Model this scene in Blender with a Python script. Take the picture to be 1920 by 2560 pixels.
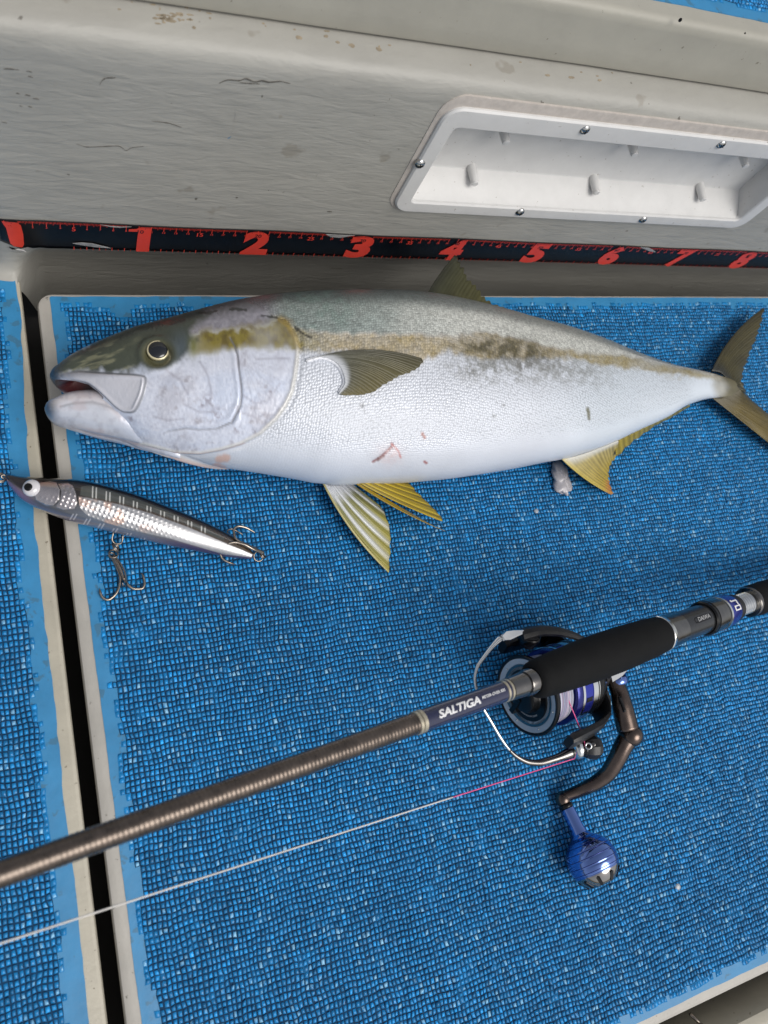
import bpy, bmesh, math, random
import numpy as np
from mathutils import Vector, Matrix

# ------------------------------------------------------------------ scene, camera, light
for o in list(bpy.data.objects):
    bpy.data.objects.remove(o)
scene = bpy.context.scene
COL = scene.collection
S = 0.01                      # everything below is measured in centimetres on the boat's own fish ruler
rng = np.random.default_rng(7)
random.seed(7)

# camera solved from the photograph's vanishing points and the centimetre marks of the fish ruler
CC = np.array([960., 1280.]); FOC = 1924.
AX = np.array([0.9121417, -0.10847091, 0.3952614])
AY = np.array([-0.2093387, -0.95237202, 0.22173149])
AD = np.array([-0.35238449, 0.28499404, 0.89140539])
CAMP = np.array([0.857, 0., 63.])
ROT = np.array([AX, AY, -AD])            # camera (x right, y down, z forward) -> world

cam = bpy.data.cameras.new('camera'); camo = bpy.data.objects.new('camera', cam); COL.objects.link(camo)
cam.sensor_width = 36; cam.sensor_fit = 'AUTO'; cam.lens = FOC / 2560 * 36
cam.clip_start = .01; cam.clip_end = 5000
m = ROT @ np.diag([1., -1., -1.])
M4 = Matrix([[*m[0], CAMP[0] * S], [*m[1], CAMP[1] * S], [*m[2], CAMP[2] * S], [0, 0, 0, 1]])
camo.matrix_world = M4
cam.dof.use_dof = True; cam.dof.focus_distance = .66; cam.dof.aperture_fstop = 7.5
scene.camera = camo

world = bpy.data.worlds.new('World'); scene.world = world; world.use_nodes = True
wn = world.node_tree; wn.nodes.clear()
sky = wn.nodes.new('ShaderNodeTexSky'); sky.sky_type = 'NISHITA'; sky.sun_disc = False
SUN_EL = math.radians(57); SUN_AZ = math.radians(148)     # azimuth clockwise from +Y
sky.sun_elevation = SUN_EL; sky.sun_rotation = SUN_AZ
sky.air_density = 1.0; sky.dust_density = 3.0; sky.ozone_density = 1.0
hs = wn.nodes.new('ShaderNodeHueSaturation'); hs.inputs['Saturation'].default_value = .35
bg = wn.nodes.new('ShaderNodeBackground'); bg.inputs['Strength'].default_value = .118
wo = wn.nodes.new('ShaderNodeOutputWorld')
wn.links.new(sky.outputs[0], hs.inputs['Color']); wn.links.new(hs.outputs[0], bg.inputs[0]); wn.links.new(bg.outputs[0], wo.inputs[0])

sun = bpy.data.lights.new('sun', 'SUN'); suno = bpy.data.objects.new('sun', sun); COL.objects.link(suno)
sun.energy = 1.85; sun.angle = math.radians(40); sun.color = (1, .965, .91)
sd = Vector((math.sin(SUN_AZ) * math.cos(SUN_EL), math.cos(SUN_AZ) * math.cos(SUN_EL), math.sin(SUN_EL)))
suno.rotation_euler = sd.to_track_quat('Z', 'Y').to_euler(); suno.location = (0, 0, 3)

scene.render.engine = 'CYCLES'
scene.view_settings.view_transform = 'Standard'; scene.view_settings.look = 'None'
scene.view_settings.gamma = 1; scene.view_settings.exposure = 0.0; scene.view_settings.use_curve_mapping = False

# ------------------------------------------------------------------ pixel <-> place
def ray(x, y):
    return ROT @ np.array([x - CC[0], y - CC[1], FOC])
def P(x, y, z):               # point of the photograph at height z above the deck
    r = ray(x, y); return CAMP + r * ((z - CAMP[2]) / r[2])
def PY(x, y, Y):              # point of the photograph on an upright plane at distance Y
    r = ray(x, y); return CAMP + r * (Y / r[1])
def proj(p):
    v = (np.asarray(p) - CAMP) @ ROT
    return np.stack([CC[0] + FOC * v[..., 0] / v[..., 2], CC[1] + FOC * v[..., 1] / v[..., 2]], -1)

# ------------------------------------------------------------------ helpers
def lin(r, g, b):
    f = lambda c: c / 12.92 if c <= .04045 else ((c + .055) / 1.055) ** 2.4
    return np.array([f(r / 255), f(g / 255), f(b / 255)])

def pchip(xs, ys, x):
    xs = np.asarray(xs, float); ys = np.asarray(ys, float); x = np.asarray(x, float)
    h = np.diff(xs); d = np.diff(ys) / h
    s = np.zeros_like(ys)
    for k in range(1, len(xs) - 1):
        if d[k - 1] * d[k] > 0:
            w1 = 2 * h[k] + h[k - 1]; w2 = h[k] + 2 * h[k - 1]
            s[k] = (w1 + w2) / (w1 / d[k - 1] + w2 / d[k])
    s[0] = d[0]; s[-1] = d[-1]
    i = np.clip(np.searchsorted(xs, x) - 1, 0, len(h) - 1)
    t = np.clip((x - xs[i]) / h[i], 0, 1)
    return ((1 + 2 * t) * (1 - t) ** 2 * ys[i] + t * (1 - t) ** 2 * h[i] * s[i] + t * t * (3 - 2 * t) * ys[i + 1] + t * t * (t - 1) * h[i] * s[i + 1])

def curve(pts, n, smooth=True):            # arc-length sampling of a polyline, smoothed
    pts = np.asarray(pts, float)
    d = np.r_[0, np.cumsum(np.linalg.norm(np.diff(pts, axis=0), axis=1))]; d /= d[-1]
    t = np.linspace(0, 1, n)
    if smooth and len(pts) > 2:
        return np.stack([pchip(d, pts[:, k], t) for k in range(pts.shape[1])], -1)
    return np.stack([np.interp(t, d, pts[:, k]) for k in range(pts.shape[1])], -1)

_tab = rng.random((256, 256))
def vnoise(x, y):
    x = np.asarray(x, float); y = np.asarray(y, float)
    xi = np.floor(x).astype(int); yi = np.floor(y).astype(int); fx = x - xi; fy = y - yi
    fx = fx * fx * (3 - 2 * fx); fy = fy * fy * (3 - 2 * fy)
    g = lambda a, b: _tab[a & 255, b & 255]
    return (g(xi, yi) * (1 - fx) + g(xi + 1, yi) * fx) * (1 - fy) + (g(xi, yi + 1) * (1 - fx) + g(xi + 1, yi + 1) * fx) * fy
def fbm(x, y, o=4):
    r = 0; a = .5; n = 0
    for k in range(o):
        r = r + a * vnoise(x * 2 ** k + 17 * k, y * 2 ** k + 31 * k); n += a; a *= .5
    return r / n
def sstep(a, b, x):
    t = np.clip((x - a) / (b - a), 0, 1); return t * t * (3 - 2 * t)
def dpoly(q, poly):            # distance of points q (N,2) to an open polyline
    poly = np.asarray(poly, float); best = np.full(len(q), 1e9)
    for a, b in zip(poly[:-1], poly[1:]):
        ab = b - a; t = np.clip(((q - a) @ ab) / (ab @ ab), 0, 1)
        best = np.minimum(best, np.linalg.norm(q - a - t[:, None] * ab, axis=1))
    return best
def inpoly(q, poly):
    poly = np.asarray(poly, float); ins = np.zeros(len(q), bool)
    for a, b in zip(poly, np.roll(poly, -1, 0)):
        c = (a[1] > q[:, 1]) != (b[1] > q[:, 1])
        with np.errstate(divide='ignore', invalid='ignore'):
            xx = a[0] + (q[:, 1] - a[1]) / (b[1] - a[1]) * (b[0] - a[0])
        ins ^= c & (q[:, 0] < xx)
    return ins
def sdpoly(q, poly):           # signed distance, positive inside
    d = dpoly(q, np.vstack([poly, poly[:1]])); return np.where(inpoly(q, poly), d, -d)

class MB:
    def __init__(s): s.v = []; s.f = []; s.n = 0
    def add(s, vf):
        v, f = vf; v = np.asarray(v, float)
        s.v.append(v); s.f += [tuple(int(i) + s.n for i in q) for q in f]; s.n += len(v); return s
    def get(s): return np.vstack(s.v), s.f

def mk(name, vf, mat, parent=None, smooth=True, col=None, attrs=None, uv=None, sharp=None):
    v, f = vf.get() if isinstance(vf, MB) else vf
    v = np.asarray(v, float) * S
    if parent is not None: v = v - np.array(parent.location)
    me = bpy.data.meshes.new(name)
    if isinstance(f, np.ndarray):
        n = len(f); k = f.shape[1]
        me.vertices.add(len(v)); me.vertices.foreach_set('co', v.astype(np.float32).ravel())
        me.loops.add(n * k); me.loops.foreach_set('vertex_index', f.astype(np.int32).ravel())
        me.polygons.add(n); me.polygons.foreach_set('loop_start', np.arange(0, n * k, k, dtype=np.int32))
        me.update(calc_edges=True)
    else:
        me.from_pydata([tuple(p) for p in v], [], f); me.update()
    if smooth: me.polygons.foreach_set('use_smooth', np.ones(len(me.polygons), bool))
    if smooth and sharp: me.set_sharp_from_angle(angle=math.radians(sharp))
    if col is not None:
        at = me.color_attributes.new('Col', 'FLOAT_COLOR', 'POINT')
        c4 = np.ones((len(v), 4), np.float32); c4[:, :3] = col; at.data.foreach_set('color', c4.ravel())
    for k, a in (attrs or {}).items():
        at = me.attributes.new(k, 'FLOAT', 'POINT'); at.data.foreach_set('value', np.asarray(a, np.float32))
    if uv is not None:
        ul = me.uv_layers.new(name='UVMap'); li = np.zeros(len(me.loops), np.int32); me.loops.foreach_get('vertex_index', li)
        ul.data.foreach_set('uv', np.asarray(uv, np.float32)[li].ravel())
    me.materials.append(mat)
    o = bpy.data.objects.new(name, me); COL.objects.link(o)
    if parent is not None: o.parent = parent
    return o

def thing(name, label, cat, loc, group=None):
    o = bpy.data.objects.new(name, None); COL.objects.link(o)
    o.location = Vector([float(c) * S for c in loc]); o.empty_display_size = .02
    o['label'] = label; o['category'] = cat
    if group: o['group'] = group
    return o
def tag(o, label, cat, group=None):
    o['label'] = label; o['category'] = cat
    if group: o['group'] = group
    return o

def frames(pts):
    pts = np.asarray(pts, float); t = np.gradient(pts, axis=0); t /= np.linalg.norm(t, axis=1)[:, None] + 1e-12
    a = np.array([0, 0, 1.]) if abs(t[0][2]) < .9 else np.array([1., 0, 0])
    u = np.cross(t[0], a); u /= np.linalg.norm(u); U = [u]
    for k in range(1, len(pts)):
        u = U[-1] - t[k] * (U[-1] @ t[k]); u /= np.linalg.norm(u) + 1e-12; U.append(u)
    U = np.array(U); return t, U, np.cross(t, U)
def tube(pts, r, n=12, caps=True, flat=1.0, closed=False):
    pts = np.asarray(pts, float); r = np.broadcast_to(np.asarray(r, float), (len(pts),))
    t, U, V = frames(pts); th = np.linspace(0, 2 * np.pi, n, endpoint=False)
    v = pts[:, None] + r[:, None, None] * (U[:, None] * np.cos(th)[None, :, None] + V[:, None] * (flat * np.sin(th))[None, :, None])
    m_ = len(pts); v = v.reshape(-1, 3); f = []
    for i in range(m_ - (0 if closed else 1)):
        i2 = (i + 1) % m_
        for j in range(n):
            f.append((i * n + j, i * n + (j + 1) % n, i2 * n + (j + 1) % n, i2 * n + j))
    if caps and not closed:
        f.append(tuple(range(n - 1, -1, -1))); f.append(tuple((m_ - 1) * n + j for j in range(n)))
    return v, f
def lathe(prof, org, axis, n=48, up=None):       # profile [(distance along axis, radius)]
    axis = np.asarray(axis, float); axis = axis / np.linalg.norm(axis)
    a = np.array([0, 0, 1.]) if up is None else np.asarray(up, float)
    if abs(a @ axis) > .95: a = np.array([1., 0, 0])
    U = a - axis * (a @ axis); U /= np.linalg.norm(U); V = np.cross(axis, U)
    th = np.linspace(0, 2 * np.pi, n, endpoint=False); pr = np.asarray(prof, float)
    v = np.asarray(org, float) + pr[:, 0][:, None, None] * axis + np.maximum(pr[:, 1], 1e-4)[:, None, None] * (np.cos(th)[None, :, None] * U + np.sin(th)[None, :, None] * V)
    f = []
    for i in range(len(pr) - 1):
        for j in range(n): f.append((i * n + j, i * n + (j + 1) % n, (i + 1) * n + (j + 1) % n, (i + 1) * n + j))
    f.append(tuple(range(n - 1, -1, -1))); f.append(tuple((len(pr) - 1) * n + j for j in range(n)))
    return v.reshape(-1, 3), f
def ringmesh(prof, org, axis, n=64, up=None):    # closed profile swept round an axis
    v, f = lathe(prof, org, axis, n, up); f = f[:-2]; k = len(prof)
    for j in range(n): f.append(((k - 1) * n + j, (k - 1) * n + (j + 1) % n, (j + 1) % n, j))
    return v, f
def gridf(nu, nv, closed_v=False):
    f = []
    for i in range(nu - 1):
        for j in range(nv - (0 if closed_v else 1)):
            f.append((i * nv + j, i * nv + (j + 1) % nv, (i + 1) * nv + (j + 1) % nv, (i + 1) * nv + j))
    return f
def grid_solid(G, th, nrm=None):                 # a sheet with real thickness
    nu, nv, _ = G.shape
    if nrm is None:
        du = np.gradient(G, axis=0); dv = np.gradient(G, axis=1); nrm = np.cross(du, dv); nrm /= np.linalg.norm(nrm, axis=2)[..., None] + 1e-12
    if np.ndim(th) == 0: th = np.full((nu, nv), th)
    a = (G + nrm * th[..., None] / 2).reshape(-1, 3); b = (G - nrm * th[..., None] / 2).reshape(-1, 3); N = nu * nv
    f = gridf(nu, nv); f = f + [tuple(N + k for k in reversed(q)) for q in f]
    bd = [(i, 0) for i in range(nu)] + [(nu - 1, j) for j in range(1, nv)] + [(i, nv - 1) for i in range(nu - 2, -1, -1)] + [(0, j) for j in range(nv - 2, 0, -1)]
    bd = [i * nv + j for i, j in bd]
    for k in range(len(bd)):
        p, q = bd[k], bd[(k + 1) % len(bd)]; f.append((p, q, N + q, N + p))
    return np.vstack([a, b]), f
def rrect(x0, x1, y0, y1, r, n=8):
    o = []
    for cx, cy, a0 in ((x1 - r, y1 - r, 0), (x0 + r, y1 - r, 90), (x0 + r, y0 + r, 180), (x1 - r, y0 + r, 270)):
        for k in range(n + 1):
            a = math.radians(a0 + 90 * k / n); o.append((cx + r * math.cos(a), cy + r * math.sin(a)))
    return np.array(o)
def loops(rings, cap0=True, cap1=True):          # loft between closed rings of equal length
    n = len(rings[0]); v = np.vstack(rings); f = []
    for i in range(len(rings) - 1):
        for j in range(n): f.append((i * n + j, i * n + (j + 1) % n, (i + 1) * n + (j + 1) % n, (i + 1) * n + j))
    if cap0: f.append(tuple(range(n - 1, -1, -1)))
    if cap1: f.append(tuple((len(rings) - 1) * n + j for j in range(n)))
    return v, f
def sphere(c, r, n=24, m_=14, axis=(0, 0, 1), sq=1.0):
    th = np.linspace(0, np.pi, m_); return lathe([(-r * sq * math.cos(t), r * math.sin(t)) for t in th], c, axis, n)
def text_vf(s, size, offset=0., shear=0., sx=1., align='CENTER', track=1.0, cut=0.):
    cu = bpy.data.curves.new('t', 'FONT'); cu.body = s; cu.size = size; cu.offset = offset; cu.shear = shear
    cu.align_x = align; cu.align_y = 'CENTER'; cu.space_character = track; cu.resolution_u = 4
    ob = bpy.data.objects.new('t', cu); COL.objects.link(ob); bpy.context.view_layer.update()
    me = bpy.data.meshes.new_from_object(ob.evaluated_get(bpy.context.evaluated_depsgraph_get()))
    if cut:
        bm = bmesh.new(); bm.from_mesh(me)
        for k in np.arange(-size, size, cut):
            bmesh.ops.bisect_plane(bm, geom=bm.verts[:] + bm.edges[:] + bm.faces[:], plane_co=(0, k, 0), plane_no=(0, 1, 0))
        bm.to_mesh(me); bm.free()
    v = np.array([p.co[:] for p in me.vertices]); f = [tuple(p.vertices) for p in me.polygons]
    bpy.data.objects.remove(ob); bpy.data.curves.remove(cu); bpy.data.meshes.remove(me)
    v[:, 0] *= sx; return v, f

# ------------------------------------------------------------------ materials
def mat(name, rgb=(.5, .5, .5), rough=.5, metal=0., spec=.5, coat=0., coat_r=.1, var=0., vscale=20., bump=0., bscale=60., bstretch=(1, 1, 1),
        attr=None, trans=0., emis=None, detail=5., rattr=None, mattr=None, speck=None, ior=None, aniso=0., sss=0.):
    mt = bpy.data.materials.new(name); mt.use_nodes = True; nt = mt.node_tree; N = nt.nodes; L = nt.links
    b = N['Principled BSDF']
    b.inputs['Base Color'].default_value = (*rgb, 1); b.inputs['Roughness'].default_value = rough; b.inputs['Metallic'].default_value = metal
    b.inputs['Specular IOR Level'].default_value = spec; b.inputs['Coat Weight'].default_value = coat; b.inputs['Coat Roughness'].default_value = coat_r
    b.inputs['Transmission Weight'].default_value = trans
    if ior: b.inputs['IOR'].default_value = ior
    if sss:
        b.inputs['Subsurface Weight'].default_value = sss; b.inputs['Subsurface Radius'].default_value = (.004, .003, .002)
    tc = N.new('ShaderNodeTexCoord'); out = None
    if attr:
        an = N.new('ShaderNodeAttribute'); an.attribute_name = attr; out = an.outputs['Color']
    if var:
        no = N.new('ShaderNodeTexNoise'); no.inputs['Scale'].default_value = vscale; no.inputs['Detail'].default_value = detail; no.inputs['Roughness'].default_value = .65
        L.new(tc.outputs['Object'], no.inputs['Vector'])
        mr = N.new('ShaderNodeMapRange'); mr.inputs['From Min'].default_value = .25; mr.inputs['From Max'].default_value = .75
        mr.inputs['To Min'].default_value = 1 - var; mr.inputs['To Max'].default_value = 1 + var; L.new(no.outputs['Fac'], mr.inputs['Value'])
        mx = N.new('ShaderNodeVectorMath'); mx.operation = 'SCALE'
        if out is not None: L.new(out, mx.inputs[0])
        else: mx.inputs[0].default_value = rgb
        L.new(mr.outputs[0], mx.inputs['Scale']); out = mx.outputs[0]
        mr2 = N.new('ShaderNodeMapRange'); mr2.inputs['To Min'].default_value = max(rough - .12, .03); mr2.inputs['To Max'].default_value = min(rough + .12, 1)
        L.new(no.outputs['Fac'], mr2.inputs['Value']); L.new(mr2.outputs[0], b.inputs['Roughness'])
    if speck:                                   # little stains and chips: (colour, scale, threshold)
        for (rc, sc, thr, amt) in speck:
            n2 = N.new('ShaderNodeTexNoise'); n2.inputs['Scale'].default_value = sc; n2.inputs['Detail'].default_value = 3; L.new(tc.outputs['Object'], n2.inputs['Vector'])
            m2 = N.new('ShaderNodeMapRange'); m2.inputs['From Min'].default_value = thr; m2.inputs['From Max'].default_value = thr + .04; m2.inputs['To Max'].default_value = amt
            L.new(n2.outputs['Fac'], m2.inputs['Value'])
            mi = N.new('ShaderNodeMix'); mi.data_type = 'RGBA'; L.new(m2.outputs[0], mi.inputs[0])
            if out is not None: L.new(out, mi.inputs[6])
            else: mi.inputs[6].default_value = (*rgb, 1)
            mi.inputs[7].default_value = (*rc, 1); out = mi.outputs[2]
    if out is not None: L.new(out, b.inputs['Base Color'])
    for a_, sock in ((rattr, 'Roughness'), (mattr, 'Metallic')):
        if a_:
            an = N.new('ShaderNodeAttribute'); an.attribute_name = a_; L.new(an.outputs['Fac'], b.inputs[sock])
    if bump:
        mp = N.new('ShaderNodeMapping'); mp.inputs['Scale'].default_value = bstretch; L.new(tc.outputs['Object'], mp.inputs['Vector'])
        nb = N.new('ShaderNodeTexNoise'); nb.inputs['Scale'].default_value = bscale; nb.inputs['Detail'].default_value = 4; L.new(mp.outputs[0], nb.inputs['Vector'])
        bp = N.new('ShaderNodeBump'); bp.inputs['Strength'].default_value = 1; bp.inputs['Distance'].default_value = bump * S
        L.new(nb.outputs['Fac'], bp.inputs['Height']); L.new(bp.outputs[0], b.inputs['Normal'])
    if emis: b.inputs['Emission Color'].default_value = (*emis, 1)
    return mt

BLUE = lin(26, 128, 190)
M = dict(
    gel=mat('grey_gelcoat', lin(172, 168, 160), .42, var=.10, vscale=30, bump=.02, bscale=300, speck=[(lin(90, 85, 75), 260, .70, .8)]),
    cream=mat('cream_gelcoat', lin(176, 170, 154), .45, var=.12, vscale=25, bump=.03, bscale=260, speck=[(lin(90, 80, 60), 220, .69, .7)]),
    riser=mat('riser_gelcoat', lin(158, 155, 144), .45, var=.08, vscale=20, bump=.02, bscale=200, speck=[(lin(90, 84, 70), 200, .71, .7)]),
    blue=mat('blue_deck_paint', lin(48, 128, 176), .45, var=.14, vscale=40, bump=.03, bscale=90, speck=[(lin(60, 100, 120), 90, .62, .6)]),
    stud=mat('blue_nonskid', BLUE, .25, attr='Col', spec=.38, rattr='Rough'),
    dark=mat('gutter_dirt', lin(28, 26, 24), .8, var=.3, vscale=30),
    wplastic=mat('white_plastic', lin(205, 204, 202), .40, var=.05, vscale=60, speck=[(lin(140, 130, 120), 300, .70, .7)]),
    stain=mat('stained_sealant', lin(186, 178, 170), .6, var=.16, vscale=120, bump=.03, bscale=200),
    chrome=mat('polished_steel', (.55, .54, .52), .12, 1., var=.1, vscale=200),
    steel=mat('hook_steel', (.30, .26, .22), .26, 1., var=.35, vscale=300),
    black=mat('black_metal', (.005, .005, .0055), .24, 0., spec=.28, coat=.12, coat_r=.1),
    blackm=mat('black_worn', (.012, .012, .013), .42, var=.5, vscale=150, bump=.01, bscale=400),
    eva=mat('black_foam', (.008, .0082, .0085), .8, spec=.15, var=.35, vscale=60, bump=.006, bscale=700),
    navy=mat('navy_gloss', (.012, .014, .05), .2, coat=.8, coat_r=.08),
    royal=mat('anodised_blue', (.03, .045, .38), .25, .75, coat=.3),
    royald=mat('anodised_dark_blue', (.012, .016, .16), .25, .6, coat=.3),
    sky=mat('anodised_sky_blue', (.20, .30, .66), .11, 1.),
    gun=mat('gunmetal', (.20, .19, .18), .18, 1., var=.15, vscale=120),
    bronze=mat('bronze_metal', (.13, .10, .085), .26, 1., var=.12, vscale=150),
    silver=mat('silver_metal', (.78, .78, .76), .16, 1.),
    carbon=mat('carbon_weave', (.012, .012, .013), .3, spec=.4, var=.4, vscale=900, coat=.5),
    greyblue=mat('grey_blue_plate', (.42, .46, .50), .45, .1),
    white=mat('white_print', (.75, .75, .75), .4),
    grey=mat('grey_print', (.40, .40, .40), .4),
    red=mat('red_print', lin(214, 62, 44), .32, var=.12, vscale=50),
    redb=mat('black_print', (.012, .008, .008), .4),
    tape=mat('black_vinyl', (.004, .0042, .0055), .34, spec=.3, var=.5, vscale=40, bump=.02, bscale=25),
    paper=mat('torn_paper', (.6, .57, .54), .7),
    film=mat('clear_film', (.30, .29, .28), .25, var=.4, vscale=200, bump=.05, bscale=120),
    pink=mat('pink_line', lin(232, 92, 150), .45),
    wline=mat('white_line', lin(214, 210, 204), .5),
    braid=mat('wound_line', (.5, .5, .5), .5, attr='Col'),
    gold=mat('gold_thread', (.50, .45, .34), .35, .6, var=.25, vscale=300),
    slime=mat('milky_tissue', lin(196, 192, 196), .25, spec=.5, var=.2, vscale=90, trans=.25, bump=.06, bscale=120),
    scale=mat('fish_scale', (.34, .38, .42), .3, coat=.2),
)

# ------------------------------------------------------------------ the blue non-skid studs
PX_, PY_ = .345, .43
def studs(x0, x1, y0, y1, z, keep, seed):
    r = np.random.default_rng(seed)
    nx = int((x1 - x0) / PX_); ny = int((y1 - y0) / PY_)
    X, Y = np.meshgrid(x0 + np.arange(nx + 1) * PX_, y0 + np.arange(ny + 1) * PY_, indexing='ij')
    wx = (fbm(X * .35 + seed, Y * .35, 3) - .5) * .40 + (fbm(X * 1.3, Y * 1.3 + seed, 2) - .5) * .13
    wy = (fbm(X * .35 + 50, Y * .35 + seed, 3) - .5) * .42 + (fbm(X * 1.3 + 9, Y * 1.3 + seed, 2) - .5) * .13
    Xn = X + wx + r.normal(0, .022, X.shape); Yn = Y + wy + r.normal(0, .026, X.shape)
    nd = np.stack([Xn, Yn], -1)
    q = np.stack([nd[:-1, :-1], nd[1:, :-1], nd[1:, 1:], nd[:-1, 1:]], 2).reshape(-1, 4, 2)
    c = q.mean(1); ok = keep(c[:, 0], c[:, 1]); o2 = np.pad(ok.reshape(nx, ny), 1)
    inner = (o2[:-2, 1:-1] & o2[2:, 1:-1] & o2[1:-1, :-2] & o2[1:-1, 2:]).reshape(-1)
    ok &= inner | (r.random(len(ok)) < .7)            # the last row is half drowned in paint
    q = q[ok]; c = c[ok]; n = len(q); inner = inner[ok]
    clog = sstep(.66, .80, fbm(c[:, 0] * .9 + 7, c[:, 1] * .9 + seed, 3))             # paint-filled patches
    clog = np.where(inner, clog * .45, .9 + .1 * r.random(n))
    hgt = (.11 + r.normal(0, .018, n)) * (1 - .35 * clog)
    k0 = (.80 + r.normal(0, .04, (n, 4, 1))); k1 = (.62 + r.normal(0, .07, (n, 4, 1)))
    d = (q - c[:, None]) * np.array([.93, 1.03])
    base = c[:, None] + d * np.clip(k0, .68, .9); top = c[:, None] + d * np.clip(k1, .4, .8) + r.normal(0, .008, (n, 1, 2))
    tz = hgt[:, None] + (d[..., 0] * r.normal(0, .14, (n, 1)) + d[..., 1] * r.normal(0, .14, (n, 1))) + r.normal(0, .010, (n, 4))
    zc = np.zeros((n, 4, 1))
    V = np.concatenate([np.concatenate([q, zc + .012], 2), np.concatenate([base, zc + .010], 2), np.concatenate([top, tz[..., None]], 2)], 1)
    V[..., 2] += z; V = V.reshape(-1, 3)
    F = np.array([[0, 1, 2, 3], [4, 5, 9, 8], [5, 6, 10, 9], [6, 7, 11, 10], [7, 4, 8, 11], [8, 9, 10, 11]])
    F = (np.arange(n)[:, None, None] * 12 + F[None]).reshape(-1, 4)
    tone = np.exp(r.normal(0, .17, n)) * (.82 + .36 * fbm(c[:, 0] * .12 + 3, c[:, 1] * .12, 3)); worn_sparkle = (r.random((n, 1)) < .12) & (r.random((n, 4)) < .38)  # pale top corners: worn paint, with the deck's sparkle painted into the colour
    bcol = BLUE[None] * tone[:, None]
    tcol = np.where(worn_sparkle[..., None], lin(132, 188, 222)[None, None], bcol[:, None] * np.exp(r.normal(0, .12, (n, 4, 1))))
    dirt = lin(12, 54, 86)[None] * (.65 + .7 * fbm(c[:, 0] * .5, c[:, 1] * .5, 3))[:, None]
    dirt = dirt * (1 - .85 * clog[:, None]) + BLUE * .85 * clog[:, None]
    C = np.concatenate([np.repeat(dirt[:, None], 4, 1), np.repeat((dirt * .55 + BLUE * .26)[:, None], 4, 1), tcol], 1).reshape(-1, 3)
    RG = np.concatenate([np.full((n, 8), .9), np.clip(r.normal(.3, .06, (n, 1)), .15, .5) + r.normal(0, .02, (n, 4))], 1).reshape(-1)
    return V, F, C, RG

# ------------------------------------------------------------------ deck and hatch covers
WY = 40.49                                    # face of the bulwark
b = MB()
for (x0, x1, y0, y1) in ((-60, 130, -80, 60),):
    v = np.array([(x0, y0, -14), (x1, y0, -14), (x1, y1, -14), (x0, y1, -14)]); b.add((v, [(0, 1, 2, 3)]))
o = mk('gutter_floor', b, M['dark'], smooth=False); o['kind'] = 'structure'

def slab(x0, x1, y0, y1, r, z1, z0, bev):
    rings = []
    for (i, z) in ((0, z0), (0, z1 - bev), (bev * .3, z1 - bev * .3), (bev, z1)):
        p = rrect(x0 + i, x1 - i, y0 + i, y1 - i, max(r - i, .05)); rings.append(np.c_[p, np.full(len(p), z)])
    return loops(rings)
def coat_sheet(x0, x1, y0, y1, r, z, jit, seed):
    p = rrect(x0, x1, y0, y1, r, 3)
    out = []                                   # densify the outline and make the brushed edge uneven
    for a, c_ in zip(p, np.roll(p, -1, 0)):
        k = max(1, int(np.linalg.norm(c_ - a) / .5)); out += [a + (c_ - a) * t for t in np.linspace(0, 1, k, endpoint=False)]
    p = np.array(out); cen = p.mean(0); dd = p - cen
    nrm = np.where(np.abs(dd[:, :1] / (x1 - x0)) > np.abs(dd[:, 1:] / (y1 - y0)), np.c_[np.sign(dd[:, 0]), 0 * dd[:, 0]], np.c_[0 * dd[:, 0], np.sign(dd[:, 1])])
    p = p + nrm * ((fbm(p[:, 0] * .6 + seed, p[:, 1] * .6, 4) - .5) * jit)[:, None]
    return loops([np.c_[p, np.full(len(p), z - .2)], np.c_[p, np.full(len(p), z)]])

hatch = thing('hatch_cover', 'large blue nonskid hatch cover with grey rim under the yellow-finned fish', 'hatch cover', (50, 3, -3))
HX0, HX1, HY0, HY1 = 1.72, 112., -32.25, 38.2
mk('panel', slab(HX0, HX1, HY0, HY1, 1.3, -.05, -3, .35), M['gel'], hatch, sharp=40)
mk('paint_coat', coat_sheet(2.75, 111, -31.35, 37.85, .2, 0, .16, 3), M['blue'], hatch, smooth=False)
def keep_main(x, y):
    e = (fbm(x * .8, y * .8, 3) - .5)
    return (x > 3.55 + e * .9) & (x < 110) & (y < 37.05 + e * 1.0 - 1.1 * np.exp(-((x - 8.3) / 1.1) ** 2)) & (y > -30.75 + e * .5)
V, F, C, RG = studs(3.0, 110.5, -31.2, 37.8, 0, keep_main, 11)
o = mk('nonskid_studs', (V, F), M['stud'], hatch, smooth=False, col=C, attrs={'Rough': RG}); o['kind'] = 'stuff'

side = thing('side_deck', 'fixed blue nonskid side deck with narrow cream edge beside the dark gap', 'deck', (-25, -10, -3))
mk('panel', slab(-60, .62, -80, 44, .4, -.05, -14, .3), M['cream'], side, sharp=40)
# the coat stops at an uneven brushed line
ys = np.linspace(-79, 41.6, 400)
xe = pchip([-80, -17, 0, 20, 30, 33, 37, 39.2, 40.6, 41.7], [-.5, -.52, -.45, -.35, .0, .28, .34, .3, -.15, -1.4], ys) + (fbm(ys * .5, 0 * ys + 2, 4) - .5) * .3
edge = np.c_[xe, ys]; left = np.c_[np.full(400, -59.), ys]
G = np.stack([np.c_[left, np.full(400, -.02)], np.c_[edge, np.full(400, -.02)]], 1)
mk('paint_coat', grid_solid(G, .12), M['blue'], side, smooth=False)
def keep_side(x, y):
    e = (fbm(x * .8 + 40, y * .8, 3) - .5)
    lim = pchip([-80, -17, 0, 20, 30, 36, 39, 40.4, 41.2], [-1.7, -1.55, -1.45, -1.35, -1.1, -.75, -.9, -1.2, -2.2], y)
    return (x < lim + e * .7) & (y < 40.8)
V, F, C, RG = studs(-22, .2, -60, 41.2, .045, keep_side, 23)
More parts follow.
